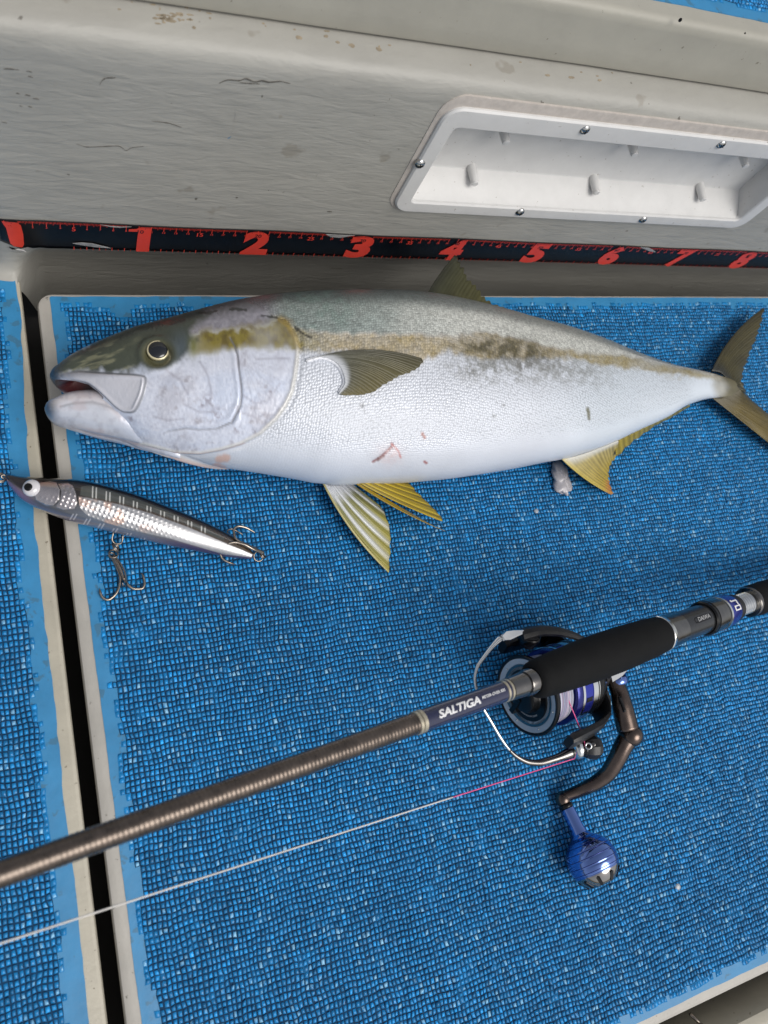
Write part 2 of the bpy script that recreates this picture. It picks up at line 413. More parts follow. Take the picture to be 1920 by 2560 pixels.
o = mk('nonskid_studs', (V, F), M['stud'], side, smooth=False, col=C, attrs={'Rough': RG}); o['kind'] = 'stuff'

front = thing('front_deck', 'fixed blue deck edge with rounded cream lip past the hatch', 'deck', (50, -60, -3))
mk('panel', slab(1.9, 130, -90, -34.9, .8, -.4, -14, 1.0), M['cream'], front, sharp=40)
mk('paint_coat', coat_sheet(3, 129, -89, -36.9, .3, -.34, .1, 9), M['blue'], front, smooth=False)
V, F, C, RG = studs(20, 100, -50, -38, -.34, lambda x, y: y < -38.3, 31)
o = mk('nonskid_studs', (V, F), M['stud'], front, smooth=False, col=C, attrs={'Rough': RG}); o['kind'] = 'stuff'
# steel clip down in the front gap
clip = tube(curve([P(1725, 2535, -2.5), P(1745, 2548, -2.2), P(1760, 2575, -2.8), P(1765, 2600, -13.9)], 12), .16, 8)
tag(mk('drain_clip', clip, M['steel']), 'small bent steel clip down in the gap past the hatch', 'clip')

# ------------------------------------------------------------------ bulwark with step, and the raised deck box
TX0, TX1, TZ0, TZ1 = 32.2, 71.9, 11.5, 20.8   # tray opening
def wall_profile(x):
    w = float(sstep(.3, 2.6, x))              # left of the hatch the wall runs out into the deck in a fillet
    pr_b = [(44.4, -15), (44.0, -6), (43.3, -2.6), (42.3, -.2), (41.35, 1.7), (40.66, 2.85)]
    pr_f = [(38.7, -.3), (39.1, .02), (39.7, .12), (40.15, .5), (40.4, 1.2), (40.52, 2.2)]
    low = [(a[0] * w + c[0] * (1 - w), a[1] * w + c[1] * (1 - w)) for a, c in zip(pr_b, pr_f)]
    up = [(40.5, 3.4), (WY, 5), (WY, 8), (WY, TZ0), (WY, 14.6), (WY, 17.7), (WY, TZ1), (40.5, 22.6), (40.56, 23.2), (40.74, 23.75), (41.05, 24.12), (41.5, 24.32), (42.3, 24.42), (44.5, 24.6)]
    return low + up
xs = sorted(set(list(np.linspace(-60, -6, 12)) + list(np.linspace(-5.5, 6, 36)) + list(np.linspace(6.5, TX0, 16)) + list(np.linspace(TX0, TX1, 20)) + list(np.linspace(TX1, 130, 16))))
Vw = []
for x in xs:
    bend = 2.2 * float(sstep(.2, -3.2, x)) ** 1.5
    pr = wall_profile(x)
    for k, (yy, zz) in enumerate(pr):
        Vw.append((x, yy + bend * (1 if k > 2 else .4), zz))
npf = len(pr); Fw = []
for i in range(len(xs) - 1):
    for j in range(npf - 1):
        xm = (xs[i] + xs[i + 1]) / 2; zm_ = (pr[j][1] + pr[j + 1][1]) / 2
        if TX0 < xm < TX1 and TZ0 < zm_ < TZ1: continue
        Fw.append((i * npf + j, (i + 1) * npf + j, (i + 1) * npf + j + 1, i * npf + j + 1))
def wall_mat():
    mt = mat('wall_gelcoat', lin(158, 156, 149), .48, var=.07, vscale=18, speck=[(lin(70, 64, 54), 130, .735, .75), (lin(120, 112, 98), 34, .68, .4)])
    nt = mt.node_tree; N = nt.nodes; L = nt.links; bs = N['Principled BSDF']
    tc = N.new('ShaderNodeTexCoord'); hsum = None
    for (sc, st, wgt, dist) in ((52, (.42, .6, 1.5), 1., 1.0), (150, (.35, .5, 1.5), .42, .8), (15, (.6, .5, 1.), 1.1, .5), (420, (1, 1, 1), .10, 0)):
        mp = N.new('ShaderNodeMapping'); mp.inputs['Scale'].default_value = st; L.new(tc.outputs['Object'], mp.inputs['Vector'])
        nb = N.new('ShaderNodeTexNoise'); nb.inputs['Scale'].default_value = sc; nb.inputs['Detail'].default_value = 3; nb.inputs['Distortion'].default_value = dist
        L.new(mp.outputs[0], nb.inputs['Vector'])
        mu = N.new('ShaderNodeMath'); mu.operation = 'MULTIPLY_ADD'; mu.inputs[1].default_value = wgt; L.new(nb.outputs['Fac'], mu.inputs[0])
        if hsum is None: mu.inputs[2].default_value = 0
        else: L.new(hsum, mu.inputs[2])
        hsum = mu.outputs[0]
    bp = N.new('ShaderNodeBump'); bp.inputs['Distance'].default_value = 0.095 * S; L.new(hsum, bp.inputs['Height']); L.new(bp.outputs[0], bs.inputs['Normal'])
    return mt
wall = tag(mk('bulwark_wall', (np.array(Vw), Fw), wall_mat(), sharp=50), 'grey painted bulwark wall with brush ripples and a rounded step', 'wall')

scuff_m = mat('scuff', lin(98, 94, 87), .7, var=.4, vscale=200); stain_m = mat('brown_stain', lin(146, 134, 114), .7, var=.4, vscale=150)
def scuff(pts, w, m_, seed, Y=WY, lift=.03):
    c = curve(pts, 26); t = np.linspace(0, 1, 26); ww = w * .62 * (.1 + 1.5 * fbm(t * 13 + seed, 0 * t + seed, 3)) * np.sin(np.pi * np.clip(t * .92 + .04, 0, 1)) ** .6
    A = np.array([PY(*p, Y) for p in c]); A[:, 1] -= lift; U = A.copy(); D_ = A.copy(); U[:, 2] += ww; D_[:, 2] -= ww
    mk('scuff_mark', grid_solid(np.stack([U, D_], 1), .012), m_, wall, smooth=False)
scuff([(249, 211), (256, 200), (270, 194), (289, 194)], .10, scuff_m, 1)
scuff([(548, 207), (572, 199), (600, 201), (612, 196), (640, 204), (655, 201), (672, 205), (700, 203), (726, 208)], .10, scuff_m, 2.3)
scuff([(600, 206), (622, 208), (650, 209)], .07, scuff_m, 7.1)
scuff([(191, 359), (220, 367), (249, 366), (295, 364), (306, 369), (315, 376), (328, 369), (359, 365)], .05, scuff_m, 5)
for a_ in ((8, 171, 40), (66, 177, 14), (70, 190, 12), (40, 232, 10), (62, 236, 14), (82, 245, 16), (48, 263, 8), (70, 265, 10), (4, 304, 14)): scuff([(a_[0], a_[1]), (a_[0] + a_[2] * .5, a_[1] + 1), (a_[0] + a_[2], a_[1] + 3)], .06, scuff_m, a_[0])
scuff([(380, 302), (420, 307), (455, 318)], .05, scuff_m, 9); scuff([(590, 270), (585, 310), (575, 350)], .05, M['gel'], 3); scuff([(569, 346), (577, 341)], .08, M['blue'], 4); scuff([(818, 528), (830, 529)], .12, scuff_m, 6)

gx = thing('raised_deck_box', 'cream raised deck edge with blue nonskid top above the grey wall', 'deck', (40, 50, 24))
TOPZ = 29.15
xs2 = np.linspace(-60, 130, 60); prof = [(44.9, 24.9), (43.38, 24.78), (43.33, 24.95), (43.62, 26.2), (43.9, 28.2), (43.98, 28.75), (44.2, 29.05), (44.6, TOPZ), (90, TOPZ)]
Vb = np.array([(x, y + .25 * (fbm(np.array([x * .06]), np.array([3.]))[0] - .5), z) for x in xs2 for (y, z) in prof])
mk('riser', (Vb, [(i * 9 + j, (i + 1) * 9 + j, (i + 1) * 9 + j + 1, i * 9 + j + 1) for i in range(59) for j in range(8)]), M['riser'], gx, sharp=40)
mk('paint_coat', coat_sheet(-59, 129, 45.75, 89, .3, TOPZ + .06, .14, 5), M['blue'], gx, smooth=False)
V, F, C, RG = studs(30, 125, 46.3, 62, TOPZ + .06, lambda x, y: y > 46.75 + (fbm(x * .8, y * .8) - .5) * .5, 41)
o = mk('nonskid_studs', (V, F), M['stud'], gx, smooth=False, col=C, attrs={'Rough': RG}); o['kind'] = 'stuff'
# sealant and grime where box meets the step
v, f = tube(np.array([(x, 43.95 + .06 * math.sin(x * 1.7), 24.58) for x in np.linspace(-59, 129, 260)]), .12 + .10 * fbm(np.linspace(0, 90, 260), np.zeros(260)), 8)
mk('sealant_bead', (v, f), mat('grimy_sealant', lin(138, 130, 114), .7, var=.45, vscale=35, bump=.04, bscale=120), gx)

rs = np.random.default_rng(5)
def ledge_stain(px, py, w, h):                   # grime caught on the step, each blot its own outline
    c = P(px, py, 24.5); n = 16; ph = rs.random() * 9; a = np.linspace(0, 2 * np.pi, n, endpoint=False); k = .45 + 1.1 * fbm(np.cos(a) * 1.6 + ph, np.sin(a) * 1.6 + ph, 3)
    p = np.c_[c[0] + w * k * np.cos(a), c[1] + h * k * np.sin(a)]; z = 24.42 + (p[:, 1] - 42.3) * .082
    mk('grime_spot', loops([np.c_[p, z + .002], np.c_[p, z + .02]]), stain_m, wall, smooth=False)
for k in range(34):
    ledge_stain(rs.normal(430, 24), rs.normal(44, 6), rs.uniform(.05, .24), rs.uniform(.03, .1))
for (x, y, w, h) in ( (486, 66, .12, .1), (748, 92, .2, .15), (815, 90, .14, .12), (845, 104, .15, .1), (880, 112, .22, .16), (948, 121, .22, .16), (1370, 186, .25, .1), (1430, 192, .3, .1), (1500, 199, .2, .1)): ledge_stain(x, y, w, h)
for k in range(26):
    x = rs.uniform(40, 1900); y = float(np.interp(x, [0, 430, 960, 1920], [-50, 8, 97, 233])) + rs.exponential(9) + 4
    if y > 4: ledge_stain(x, y, rs.uniform(.04, .2), rs.uniform(.03, .08))
for k, (x, y, r_) in enumerate(((1700, 49, .16), (1862, 82, .07), (1651, 144, .06), (1710, 189, .06), (915, 80, .16), (1032, 52, .08))):
    c_ = PY(x, y, 43.8); c_[1] -= .02; mk('paint_chip', lathe([(0, r_), (.06, r_ * .9), (.07, .01)], c_, (0, -1, .2), 9), M['black'] if k != 5 else M['paper'], gx, smooth=False)
# ------------------------------------------------------------------ white recessed tray
tray = thing('recessed_tray', 'white plastic recessed tackle tray with peg rows screwed into the grey wall', 'tray', (52, WY, 10))
FX0, FX1, FZ0, FZ1 = 31.0, 73.2, 10.35, 22.45
def ringxz(x0, x1, z0, z1, r, y):
    p = rrect(x0, x1, z0, z1, r, 8); return np.c_[p[:, 0], np.full(len(p), y), p[:, 1]]
mk('sealant_flange', loops([ringxz(FX0 - .45, FX1 + .45, FZ0 - .2, FZ1 + .95, 1.9, WY + .3), ringxz(FX0 - .45, FX1 + .45, FZ0 - .2, FZ1 + .95, 1.9, WY - .05), ringxz(FX0 - .3, FX1 + .3, FZ0 - .1, FZ1 + .8, 1.8, WY - .09),
    ringxz(FX0 + .8, FX1 - .8, FZ0 + .8, FZ1 - .8, 1., WY - .09)], False, False), M['stain'], tray, sharp=40)
IN = (32.45, 71.55, 11.72, 20.55)
mk('frame', loops([ringxz(FX0, FX1, FZ0, FZ1, 1.55, WY - .02), ringxz(FX0, FX1, FZ0, FZ1, 1.55, WY - .26), ringxz(FX0 + .14, FX1 - .14, FZ0 + .14, FZ1 - .14, 1.42, WY - .40),
    ringxz(FX0 + .5, FX1 - .5, FZ0 + .5, FZ1 - .5, 1.15, WY - .42), ringxz(IN[0] - .14, IN[1] + .14, IN[2] - .14, IN[3] + .14, .6, WY - .40),
    ringxz(IN[0], IN[1], IN[2], IN[3], .5, WY - .28), ringxz(IN[0] + .02, IN[1] - .02, IN[2] + .02, IN[3] - .02, .5, WY + .1)], False, False), M['wplastic'], tray, sharp=35)
yb = 43.0; zs = 13.05
a0, a1, c0, c1 = IN
def quad_strip(pr, x0, x1):
    v = [(x, y, z) for x in (x0, x1) for (y, z) in pr]; n = len(pr); return np.array(v), [(j, n + j, n + j + 1, j + 1) for j in range(n - 1)]
pr = [(WY - .1, c0 + .02), (40.9, c0 + .22), (42.93, zs - .04), (42.99, zs + .05), (yb + .02, zs + .14), (yb + .1, 16), (yb + .12, c1 - .4), (42.9, c1 - .1), (42.6, c1 + .02), (WY - .1, c1 + .04)]
mk('recess_liner', quad_strip(pr, a0, a1), M['wplastic'], tray, sharp=25)
for x in (a0, a1):
    v = [(x, y, z) for (y, z) in pr]; mk('end_wall', (np.array(v), [tuple(range(len(pr)))]), M['wplastic'], tray, smooth=False)
def peg(px, py, Yt):
    tip = PY(px, py, Yt); r = .40
    pf = [(0, .02), (-.03, r * .25), (.0, r * .5), (.0, r * .72), (.05, r * .82), (.13, r * .84), (.135, r * .76), (.2, r * .76), (.21, r * .9), (.6, r * .98), (1.2, r * 1.08), (2.6, r * 1.2)]
    mk('peg', lathe(pf, tip, (0, 1, .10), 22), M['wplastic'], tray, sharp=30)
for q in [(1266, 359), (1587, 389), (1865, 417)]: peg(*q, 41.25)
for q in [(1188, 461), (1492, 484), (1758, 501)]: peg(*q, 41.3)
def screw(c):
    c = np.asarray(c, float)
    s_ = mk('screw', lathe([(-.15, .44), (0, .46), (.05, .44), (.14, .37), (.21, .25), (.24, .1), (.245, .001)], c, (0, -1, 0), 24), M['chrome'], tray, sharp=60)
    q = MB(); r2 = random.uniform(0, 1.5)
    for a in (r2, r2 + math.pi / 2):
        d = np.array([math.cos(a), 0, math.sin(a)]); e = np.array([-math.sin(a), 0, math.cos(a)]); yv = np.array([0, -1., 0])
        pts = [c + yv * (h) + d * sx * .2 + e * sy * .045 for h in (.1, .262) for sx, sy in ((-1, -1), (1, -1), (1, 1), (-1, 1))]
        q.add((np.array(pts), [(0, 1, 2, 3), (4, 7, 6, 5), (0, 4, 5, 1), (1, 5, 6, 2), (2, 6, 7, 3), (3, 7, 4, 0)]))
    mk('screw_slot', q, M['black'], s_, smooth=False).location = -Vector(tray.location)
    s_.children[0].location = -Vector(tray.location) + Vector((0, 0, 0))
def screw_at(px, py): screw(PY(px, py, WY - .40))
for q in [(1050, 410), (1462, 325), (1803, 361), (1300, 530), (1607, 549)]: screw_at(*q)
screw((72.4, WY - .4, 16.4))

# ------------------------------------------------------------------ fish ruler on the wall
ruler = thing('fish_ruler', 'black adhesive measuring tape with red numerals stuck along the grey wall', 'ruler', (45, WY, 3))
ztop = lambda x: 6.72 - .0085 * x + .05 * math.sin(x * .35)
zbot = lambda x: 3.14 - .0060 * x
def wy(x):      # the wall face just proud of the paint, following the wall's bend
    return WY - .05 + 2.2 * float(sstep(.2, -3.2, x)) ** 1.5
xr = np.concatenate([np.linspace(-.45, 10, 60), np.linspace(10.3, 104, 220)])
torn = lambda x: float(np.interp(x, [-.45, .1, .6, 1.0, 1.5, 1.9, 2.4, 3], [.75, .45, .12, -.12, .08, -.08, .05, 0]))
G = np.array([[(x, wy(x) - .03 * math.sin(k / 9 * math.pi) - (.02 * (1 + math.sin(x * 2.3 + k * .5)) * math.exp(-(x / 3.5) ** 2)), (zbot(x) + torn(x)) + (ztop(x) - zbot(x) - torn(x)) * k / 9) for k in range(10)] for x in xr])
mk('tape', grid_solid(G, .03, np.broadcast_to(np.array([0, -1., 0]), G.shape)), M['tape'], ruler)
def on_tape(v, x0, z0, dy=.11):
    v = np.asarray(v); return np.array([(x0 + p[0], wy(x0 + p[0]) - dy, z0 + p[1]) for p in v])
for k in range(0, 11):
    X0 = 10. * k
    if X0 > 100: break
    zc = (ztop(X0) + zbot(X0)) / 2 - .05
    if k == 0:
        p = [(-.3, 1.72), (.75, 1.62), (1.02, 1.3), (1.12, .2), (1.1, -1.2), (.95, -1.62), (.35, -1.5), (.1, -1.1), (-.05, .9), (-.2, 1.3)]
        v, f = np.array(p), [tuple(range(10))]
    elif k == 1:
        v, f = np.array([(-.95, 1.05), (-.2, 1.05), (-.2, -1.7), (.86, -1.7), (.86, 1.7), (.0, 1.7), (-.35, 1.42), (-.95, 1.36)]), [(0, 1, 6, 7), (1, 2, 3, 4, 5, 6)]
    else:
        v, f = text_vf(str(k), 3.62, .21, 0, .98)
        c_ = (v.max(0) + v.min(0)) / 2; v = v - c_; v[:, 1] *= 3.42 / (v[:, 1].max() - v[:, 1].min()); v[:, 0] *= 2.45 / (v[:, 0].max() - v[:, 0].min())
    mk('numeral', (on_tape(v, X0 + .15, zc), [tuple(reversed(q)) for q in f] if False else f), M['red'], ruler, smooth=False)
tk = MB(); tk2 = MB()
def tick(mb, x, za, zb, w, dy=.115):
    mb.add((np.array([(x - w, wy(x) - dy, za), (x + w, wy(x) - dy, za), (x + w, wy(x) - dy, zb), (x - w, wy(x) - dy, zb)]), [(0, 1, 2, 3)]))
for i in range(0, 1030):
    x = i * .1; L_ = .62 if i % 10 == 0 else (.42 if i % 5 == 0 else .27)
    red_num = min(abs(x - 10 * round(x / 10)), 99) < 1.05
    tick(tk2 if (red_num and i % 10) else tk, x, ztop(x) - .03, ztop(x) - L_, .016 if i % 10 else .028, .115)
for i in range(10, 206):
    x = i * .5; tick(tk, x, zbot(x) + .03, zbot(x) + (.45 if i % 2 == 0 else .28), .03 if i % 2 == 0 else .02, .117)
mk('tick_marks', tk, M['red'], ruler, smooth=False)['kind'] = 'stuff'; mk('dark_tick_marks', tk2, M['redb'], ruler, smooth=False)['kind'] = 'stuff'
sm = MB(); smk = MB()
for i in range(1, 102):
    if i % 10 == 0:
        v, f = text_vf(str(i), .62, .012); smk.add((on_tape(v, i + .1, ztop(i) - .78, .12), f))
    elif i % 5 == 0:
        v, f = text_vf(str(i), .68, .014); sm.add((on_tape(v, i, ztop(i) - .86, .115), f))
    else:
        v, f = text_vf(str(i), .32, .004); sm.add((on_tape(v, i, ztop(i) - .76, .115), f))
mk('small_numbers', sm, M['red'], ruler, smooth=False)['kind'] = 'stuff'; mk('dark_small_numbers', smk, M['redb'], ruler, smooth=False)['kind'] = 'stuff'
# torn lower corner and lifted clear film
tp = np.array([(.05, 3.42), (.35, 3.05), (.8, 3.1), (1.2, 2.98), (1.35, 2.72), (1.1, 2.92), (.75, 2.98), (.4, 3.0), (.15, 3.3)])
mk('torn_edge', loops([np.c_[tp[:, 0], np.full(9, wy(.5) - .15), tp[:, 1]], np.c_[tp[:, 0], np.full(9, wy(.5) - .19), tp[:, 1]]]), M['paper'], ruler, smooth=False)
def film(pts, dy=.13):
    p = np.array(pts); mk('loose_film', loops([np.c_[p[:, 0], [wy(x) - dy for x in p[:, 0]], p[:, 1]], np.c_[p[:, 0], [wy(x) - dy - .03 for x in p[:, 0]], p[:, 1]]]), M['film'], ruler, smooth=False)
film([(4.9, 4.05), (5.6, 4.2), (6.4, 4.12), (7.2, 3.82), (7.9, 3.52), (6.8, 3.6), (5.7, 3.82)])
film([(7.0, 6.66), (7.8, 6.42), (8.6, 6.38), (9.4, 6.55), (8.6, 6.5), (7.8, 6.54)])
film([(26.2, 6.5), (26.8, 6.1), (27.8, 6.05), (29, 6.5), (28, 6.46)])
film([(62.6, 6.25), (63.6, 5.9), (64.6, 5.55), (65.6, 5.4), (65.0, 5.75), (64, 6.15)])

# ------------------------------------------------------------------ the yellowtail
def shell(top, bot, zm, th, nx, nt, sup=2.0, comp=True, power=1.6):
    top = np.asarray(top, float); bot = np.asarray(bot, float); x0 = top[0, 0]; x1 = top[-1, 0]
    s = np.linspace(0, 1, nx); s = .35 * s + .65 * s ** power; xs_ = x0 + (x1 - x0) * s
    yt = pchip(top[:, 0], top[:, 1], xs_); yb_ = pchip(bot[:, 0], bot[:, 1], xs_)
    zz = pchip(*np.array(zm, float).T, xs_); tt = pchip(*np.array(th, float).T, xs_)
    ang = np.linspace(0, 2 * np.pi, nt, endpoint=False)
    cv = np.sign(np.cos(ang)) * np.abs(np.cos(ang)) ** (2 / sup); sv = np.sign(np.sin(ang)) * np.abs(np.sin(ang)) ** (2 / sup)
    G = np.zeros((nx, nt, 3))
    for i in range(nx):
        T = P(xs_[i], yt[i], zz[i]); B = P(xs_[i], yb_[i], zz[i]); mid = (T + B) / 2; hv = (T - B) / 2
        r = ray(xs_[i], (yt[i] + yb_[i]) / 2); tan = abs(r[1] / r[2]); bb = np.linalg.norm(hv) + 1e-6
        k = math.sqrt(max(1 - (tt[i] * tan / bb) ** 2, .5)) if comp else 1
        G[i] = mid + cv[:, None] * hv * k; G[i, :, 2] = zz[i] + sv * tt[i]
    return G, xs_, zz, ang
def shell_normals(G):
    du = np.gradient(G, axis=0); dv = np.roll(G, -1, 1) - np.roll(G, 1, 1)
    n = np.cross(du, dv); n /= np.linalg.norm(n, axis=2)[..., None] + 1e-9
    c = G.mean(1, keepdims=True)
    sgn = np.sign(((G - c) * n).sum(2).mean()); return n * sgn
def chart(G, zz):                                # side-view chart, the far flank mirrors the near one
    U = G.copy(); U[..., 2] = zz[:, None] + np.abs(G[..., 2] - zz[:, None]); return proj(U).reshape(-1, 2)
def shellf(nx, nt):
    i, j = np.meshgrid(np.arange(nx - 1), np.arange(nt), indexing='ij'); j2 = (j + 1) % nt
    return np.stack([i * nt + j, i * nt + j2, (i + 1) * nt + j2, (i + 1) * nt + j], -1).reshape(-1, 4)

ftop = [(128, 940), (134, 926), (150, 914), (190, 886), (254, 856), (336, 824), (440, 793), (521, 772), (602, 754), (694, 742), (810, 735), (926, 733), (1000, 735), (1061, 741), (1157, 758), (1267, 784), (1300, 793), (1393, 815), (1487, 844), (1599, 887), (1674, 911), (1767, 931), (1800, 939), (1830, 947), (1850, 955), (1860, 968)]
fbot = [(128, 940), (134, 953), (146, 968), (168, 986), (200, 1010), (250, 1046), (300, 1082), (350, 1114), (400, 1134), (463, 1152), (544, 1170), (636, 1184), (752, 1203), (800, 1212), (860, 1216), (1000, 1212), (1111, 1203), (1215, 1188), (1300, 1173), (1375, 1157), (1408, 1151), (1524, 1114), (1599, 1078), (1674, 1043), (1722, 1014), (1778, 997), (1800, 995), (1830, 992), (1850, 984), (1860, 969)]
fzm = [(128, 4.3), (300, 5.0), (500, 5.5), (800, 5.9), (1100, 5.7), (1400, 4.6), (1600, 3.3), (1800, 2.3), (1860, 2.1)]
fth = [(128, .25), (140, 1.0), (170, 1.7), (230, 2.5), (330, 3.5), (450, 4.5), (600, 5.3), (800, 5.8), (1000, 5.7), (1200, 5.0), (1400, 3.8), (1600, 2.3), (1740, 1.35), (1790, .8), (1815, .42), (1840, .2), (1860, .06)]
NXF, NTF = 860, 300
FG, fxs, fzz, fang = shell(ftop, fbot, fzm, fth, NXF, NTF, 2.15)
fq = chart(FG, fzz)

MAXILLA = [(150, 934), (200, 929), (224, 931), (290, 936), (360, 940), (368, 949), (362, 982), (352, 1006), (342, 1026), (330, 1031), (303, 1026), (266, 990), (246, 973), (222, 957), (190, 950), (155, 946)]
def chaikin(p, k=2):
    p = np.asarray(p, float)
    for _ in range(k): p = np.stack([p * .75 + np.roll(p, -1, 0) * .25, p * .25 + np.roll(p, -1, 0) * .75], 1).reshape(-1, 2)
    return p
MAXILLA = chaikin(MAXILLA, 2)
MOUTH = [(124, 943), (152, 947), (190, 951), (222, 960), (246, 977), (262, 992), (250, 1010), (200, 1020), (150, 1000), (120, 960)]
PREOP = [(576, 848), (586, 866), (594, 890), (598, 930), (603, 965), (604, 990), (600, 1015), (580, 1055), (540, 1072), (500, 1074), (465, 1070), (420, 1078), (385, 1092)]
OPER = [(702, 798), (722, 815), (736, 840), (744, 870), (742, 905), (737, 940), (729, 980), (712, 1015), (690, 1046), (650, 1083), (600, 1108), (550, 1122), (500, 1131), (440, 1128), (380, 1112), (310, 1098)]
ST_U = [(470, 838), (550, 826), (621, 822), (705, 801), (776, 827), (869, 833), (995, 835), (1122, 839), (1206, 833), (1291, 848), (1400, 870), (1487, 883), (1599, 896), (1674, 913), (1767, 931), (1810, 938)]
ST_L = [(470, 890), (574, 882), (621, 875), (738, 877), (827, 876), (953, 890), (1059, 899), (1122, 878), (1164, 890), (1248, 898), (1396, 895), (1487, 909), (1599, 926), (1674, 937), (1767, 946), (1810, 950)]
SNOUT = [(110, 930), (135, 905), (250, 845), (400, 790), (500, 770), (520, 790), (478, 822), (488, 850), (484, 876), (462, 898), (430, 914), (395, 921), (340, 925), (290, 934), (225, 929), (190, 933), (150, 940), (128, 946)]
EYE = np.array([396., 888.])
def paint_fish(q):
    x, y = q[:, 0], q[:, 1]; n1 = fbm(x / 60, y / 60, 4); n2 = fbm(x / 17 + 5, y / 17, 4); n3 = fbm(x / 140 + 3, y / 60, 3); ns = fbm(x / 7, y / 7 + 8, 2)
    mix = lambda c, d, w: c * (1 - w[:, None]) + np.asarray(d) * w[:, None]
    yu = pchip(*np.array(ST_U, float).T, x); yl = pchip(*np.array(ST_L, float).T, x); yt = pchip(*np.array(ftop, float).T, x)
    c = np.tile(lin(205, 209, 217), (len(q), 1)) * (.92 + .16 * n1)[:, None]
    c = mix(c, lin(190, 202, 210), sstep(1300, 1560, x) * .45)
    # grey mottling along the flank under the stripe
    fl = np.exp(-((y - yl - 25) / 42) ** 2) * sstep(1050, 1180, x) * sstep(1620, 1400, x) * sstep(.36, .64, n2 * .35 + n3 * .3 + ns * .35)
    c = mix(c, lin(118, 118, 112), fl * .8)
    # back
    bk = sstep(4, -8, y - yu + (n2 - .5) * 24)
    depth = np.clip((yu - y) / np.maximum(yu - yt, 4), 0, 1)
    back = lin(140, 150, 146)[None] * (.75 + .5 * n2)[:, None]
    back = mix(back, lin(204, 204, 197), sstep(840, 1180, x + 90 * (n1 - .5)) * .85)  # sky sheen on the rear back painted in as paler colour
    back = mix(back, lin(66, 78, 78), sstep(.62, 1.0, depth) * (.85 - .3 * sstep(1000, 1400, x)))
    back = mix(back, lin(98, 120, 112), sstep(690, 760, x) * sstep(960, 800, x) * sstep(.40, .70, n2) * .5)
    back = mix(back, mix(np.tile(lin(146, 143, 152), (len(q), 1)) * (.72 + .56 * ns)[:, None], lin(60, 60, 60), sstep(.35, 1., depth) * .8), sstep(720, 650, x))
    c = mix(c, back, bk)
    # yellow stripe
    hw = 1 + 1.1 * sstep(760, 700, x); sy = sstep(-9, 6, (y - yu) / hw + (n2 - .5) * 18) * sstep(8, -9, (y - yl) / hw + (n2 - .5) * (26 - 17 * sstep(760, 700, x))) * sstep(462, 500, x)
    yel = lin(152, 130, 62)[None] * (.78 + .44 * n2)[:, None]
    yel = mix(yel, lin(126, 114, 50), sstep(860, 740, x)); yel = mix(yel, lin(96, 82, 44), sstep(790, 720, x) * sstep(.45, .7, n2) * .7); yel = mix(yel, lin(142, 124, 60), sstep(1300, 1500, x))
    c = mix(c, yel, np.clip(sy * (.74 + .5 * (n1 - .4) + .25 * (ns - .5) * sstep(700, 800, x)) * (.9 + .25 * sstep(840, 740, x)), 0, 1))
    sm_ = np.exp(-(np.abs(x - 1255) / 125) ** 3 - ((y - 868 - (x - 1240) * .11) / 27) ** 2) * sstep(.25, .62, n2 * .5 + n1 * .5)
    c = mix(c, lin(58, 54, 28), np.clip(sm_ * 1.25 * (.55 + .9 * ns), 0, .82))
    for (sx_, sy_, r_) in ((1300, 915, 13), (1322, 912, 10), (1312, 924, 9), (1182, 931, 5), (1240, 1005, 5), (1235, 1040, 5), (1260, 1012, 4), (905, 1015, 7)):
        c = mix(c, lin(105, 104, 100), np.exp(-(((x - sx_) / r_) ** 2 + ((y - sy_) / r_) ** 2)) * .7 * sstep(.3, .6, ns))
    # head: silver lilac cheek, olive snout
    hd = sdpoly(q, np.array(OPER + [(128, 1100), (100, 900), (300, 760), (600, 740)]))
    head = sstep(-4, 6, hd)
    cheek = lin(202, 206, 219)[None] * (.90 + .2 * n1)[:, None]
    chm = head * sstep(-6, 10, y - yl + (n2 - .5) * 14)
    c = mix(c, cheek, chm * .9)
    c = mix(c, lin(164, 162, 170), chm * sstep(.45, .75, n1) * .5); c = mix(c, lin(186, 198, 220), chm * sstep(.45, .8, n3) * .5); c = mix(c, lin(140, 134, 140), chm * sstep(.60, .78, n2 * .6 + n1 * .4) * .6)
    gl = fbm(x / 5 + 2, y / 5, 2)
    c = mix(c, lin(236, 238, 244), chm * sstep(.55, .8, gl) * .22); c = mix(c, lin(150, 152, 164), chm * sstep(.45, .2, gl) * .22)
    for k in range(9):                              # fine bony rays fanning over the gill cover
        a_ = -.5 + k * .22; p0 = np.array([606., 905.]); c = mix(c, lin(158, 160, 172), np.exp(-(dpoly(q, [p0 + 20 * np.array([math.cos(a_), math.sin(a_)]), p0 + np.array([118 * math.cos(a_), 150 * math.sin(a_)])]) / 2.0) ** 2) * chm * .3)
    for pl in ([(610, 990), (640, 1010), (670, 1000), (700, 960)], [(600, 1030), (640, 1044), (660, 1036)], [(385, 1040), (420, 1050), (460, 1046)], [(420, 930), (450, 950), (470, 985)], [(500, 905), (520, 940), (530, 985)], [(640, 900), (690, 895), (725, 900)], [(460, 1010), (500, 1030), (545, 1030)]):
        c = mix(c, lin(140, 138, 150), np.exp(-(dpoly(q, pl) / 3.) ** 2) * chm * .45)
    for (sx_, sy_, r_) in ((520, 998, 14), (545, 1035, 16), (592, 1072, 10), (640, 1075, 9), (505, 1010, 9), (330, 1045, 9), (676, 980, 5)):
        c = mix(c, lin(122, 112, 122), np.exp(-(((x - sx_) / r_) ** 2 + ((y - sy_) / r_) ** 2)) * sstep(.35, .6, ns) * chm * .7)
    sd_ = sdpoly(q, np.array(SNOUT)); sn = sstep(-14, 13, sd_ + (n2 - .5) * 26)
    oliv = lin(68, 73, 62)[None] * (.7 + .6 * n1)[:, None]
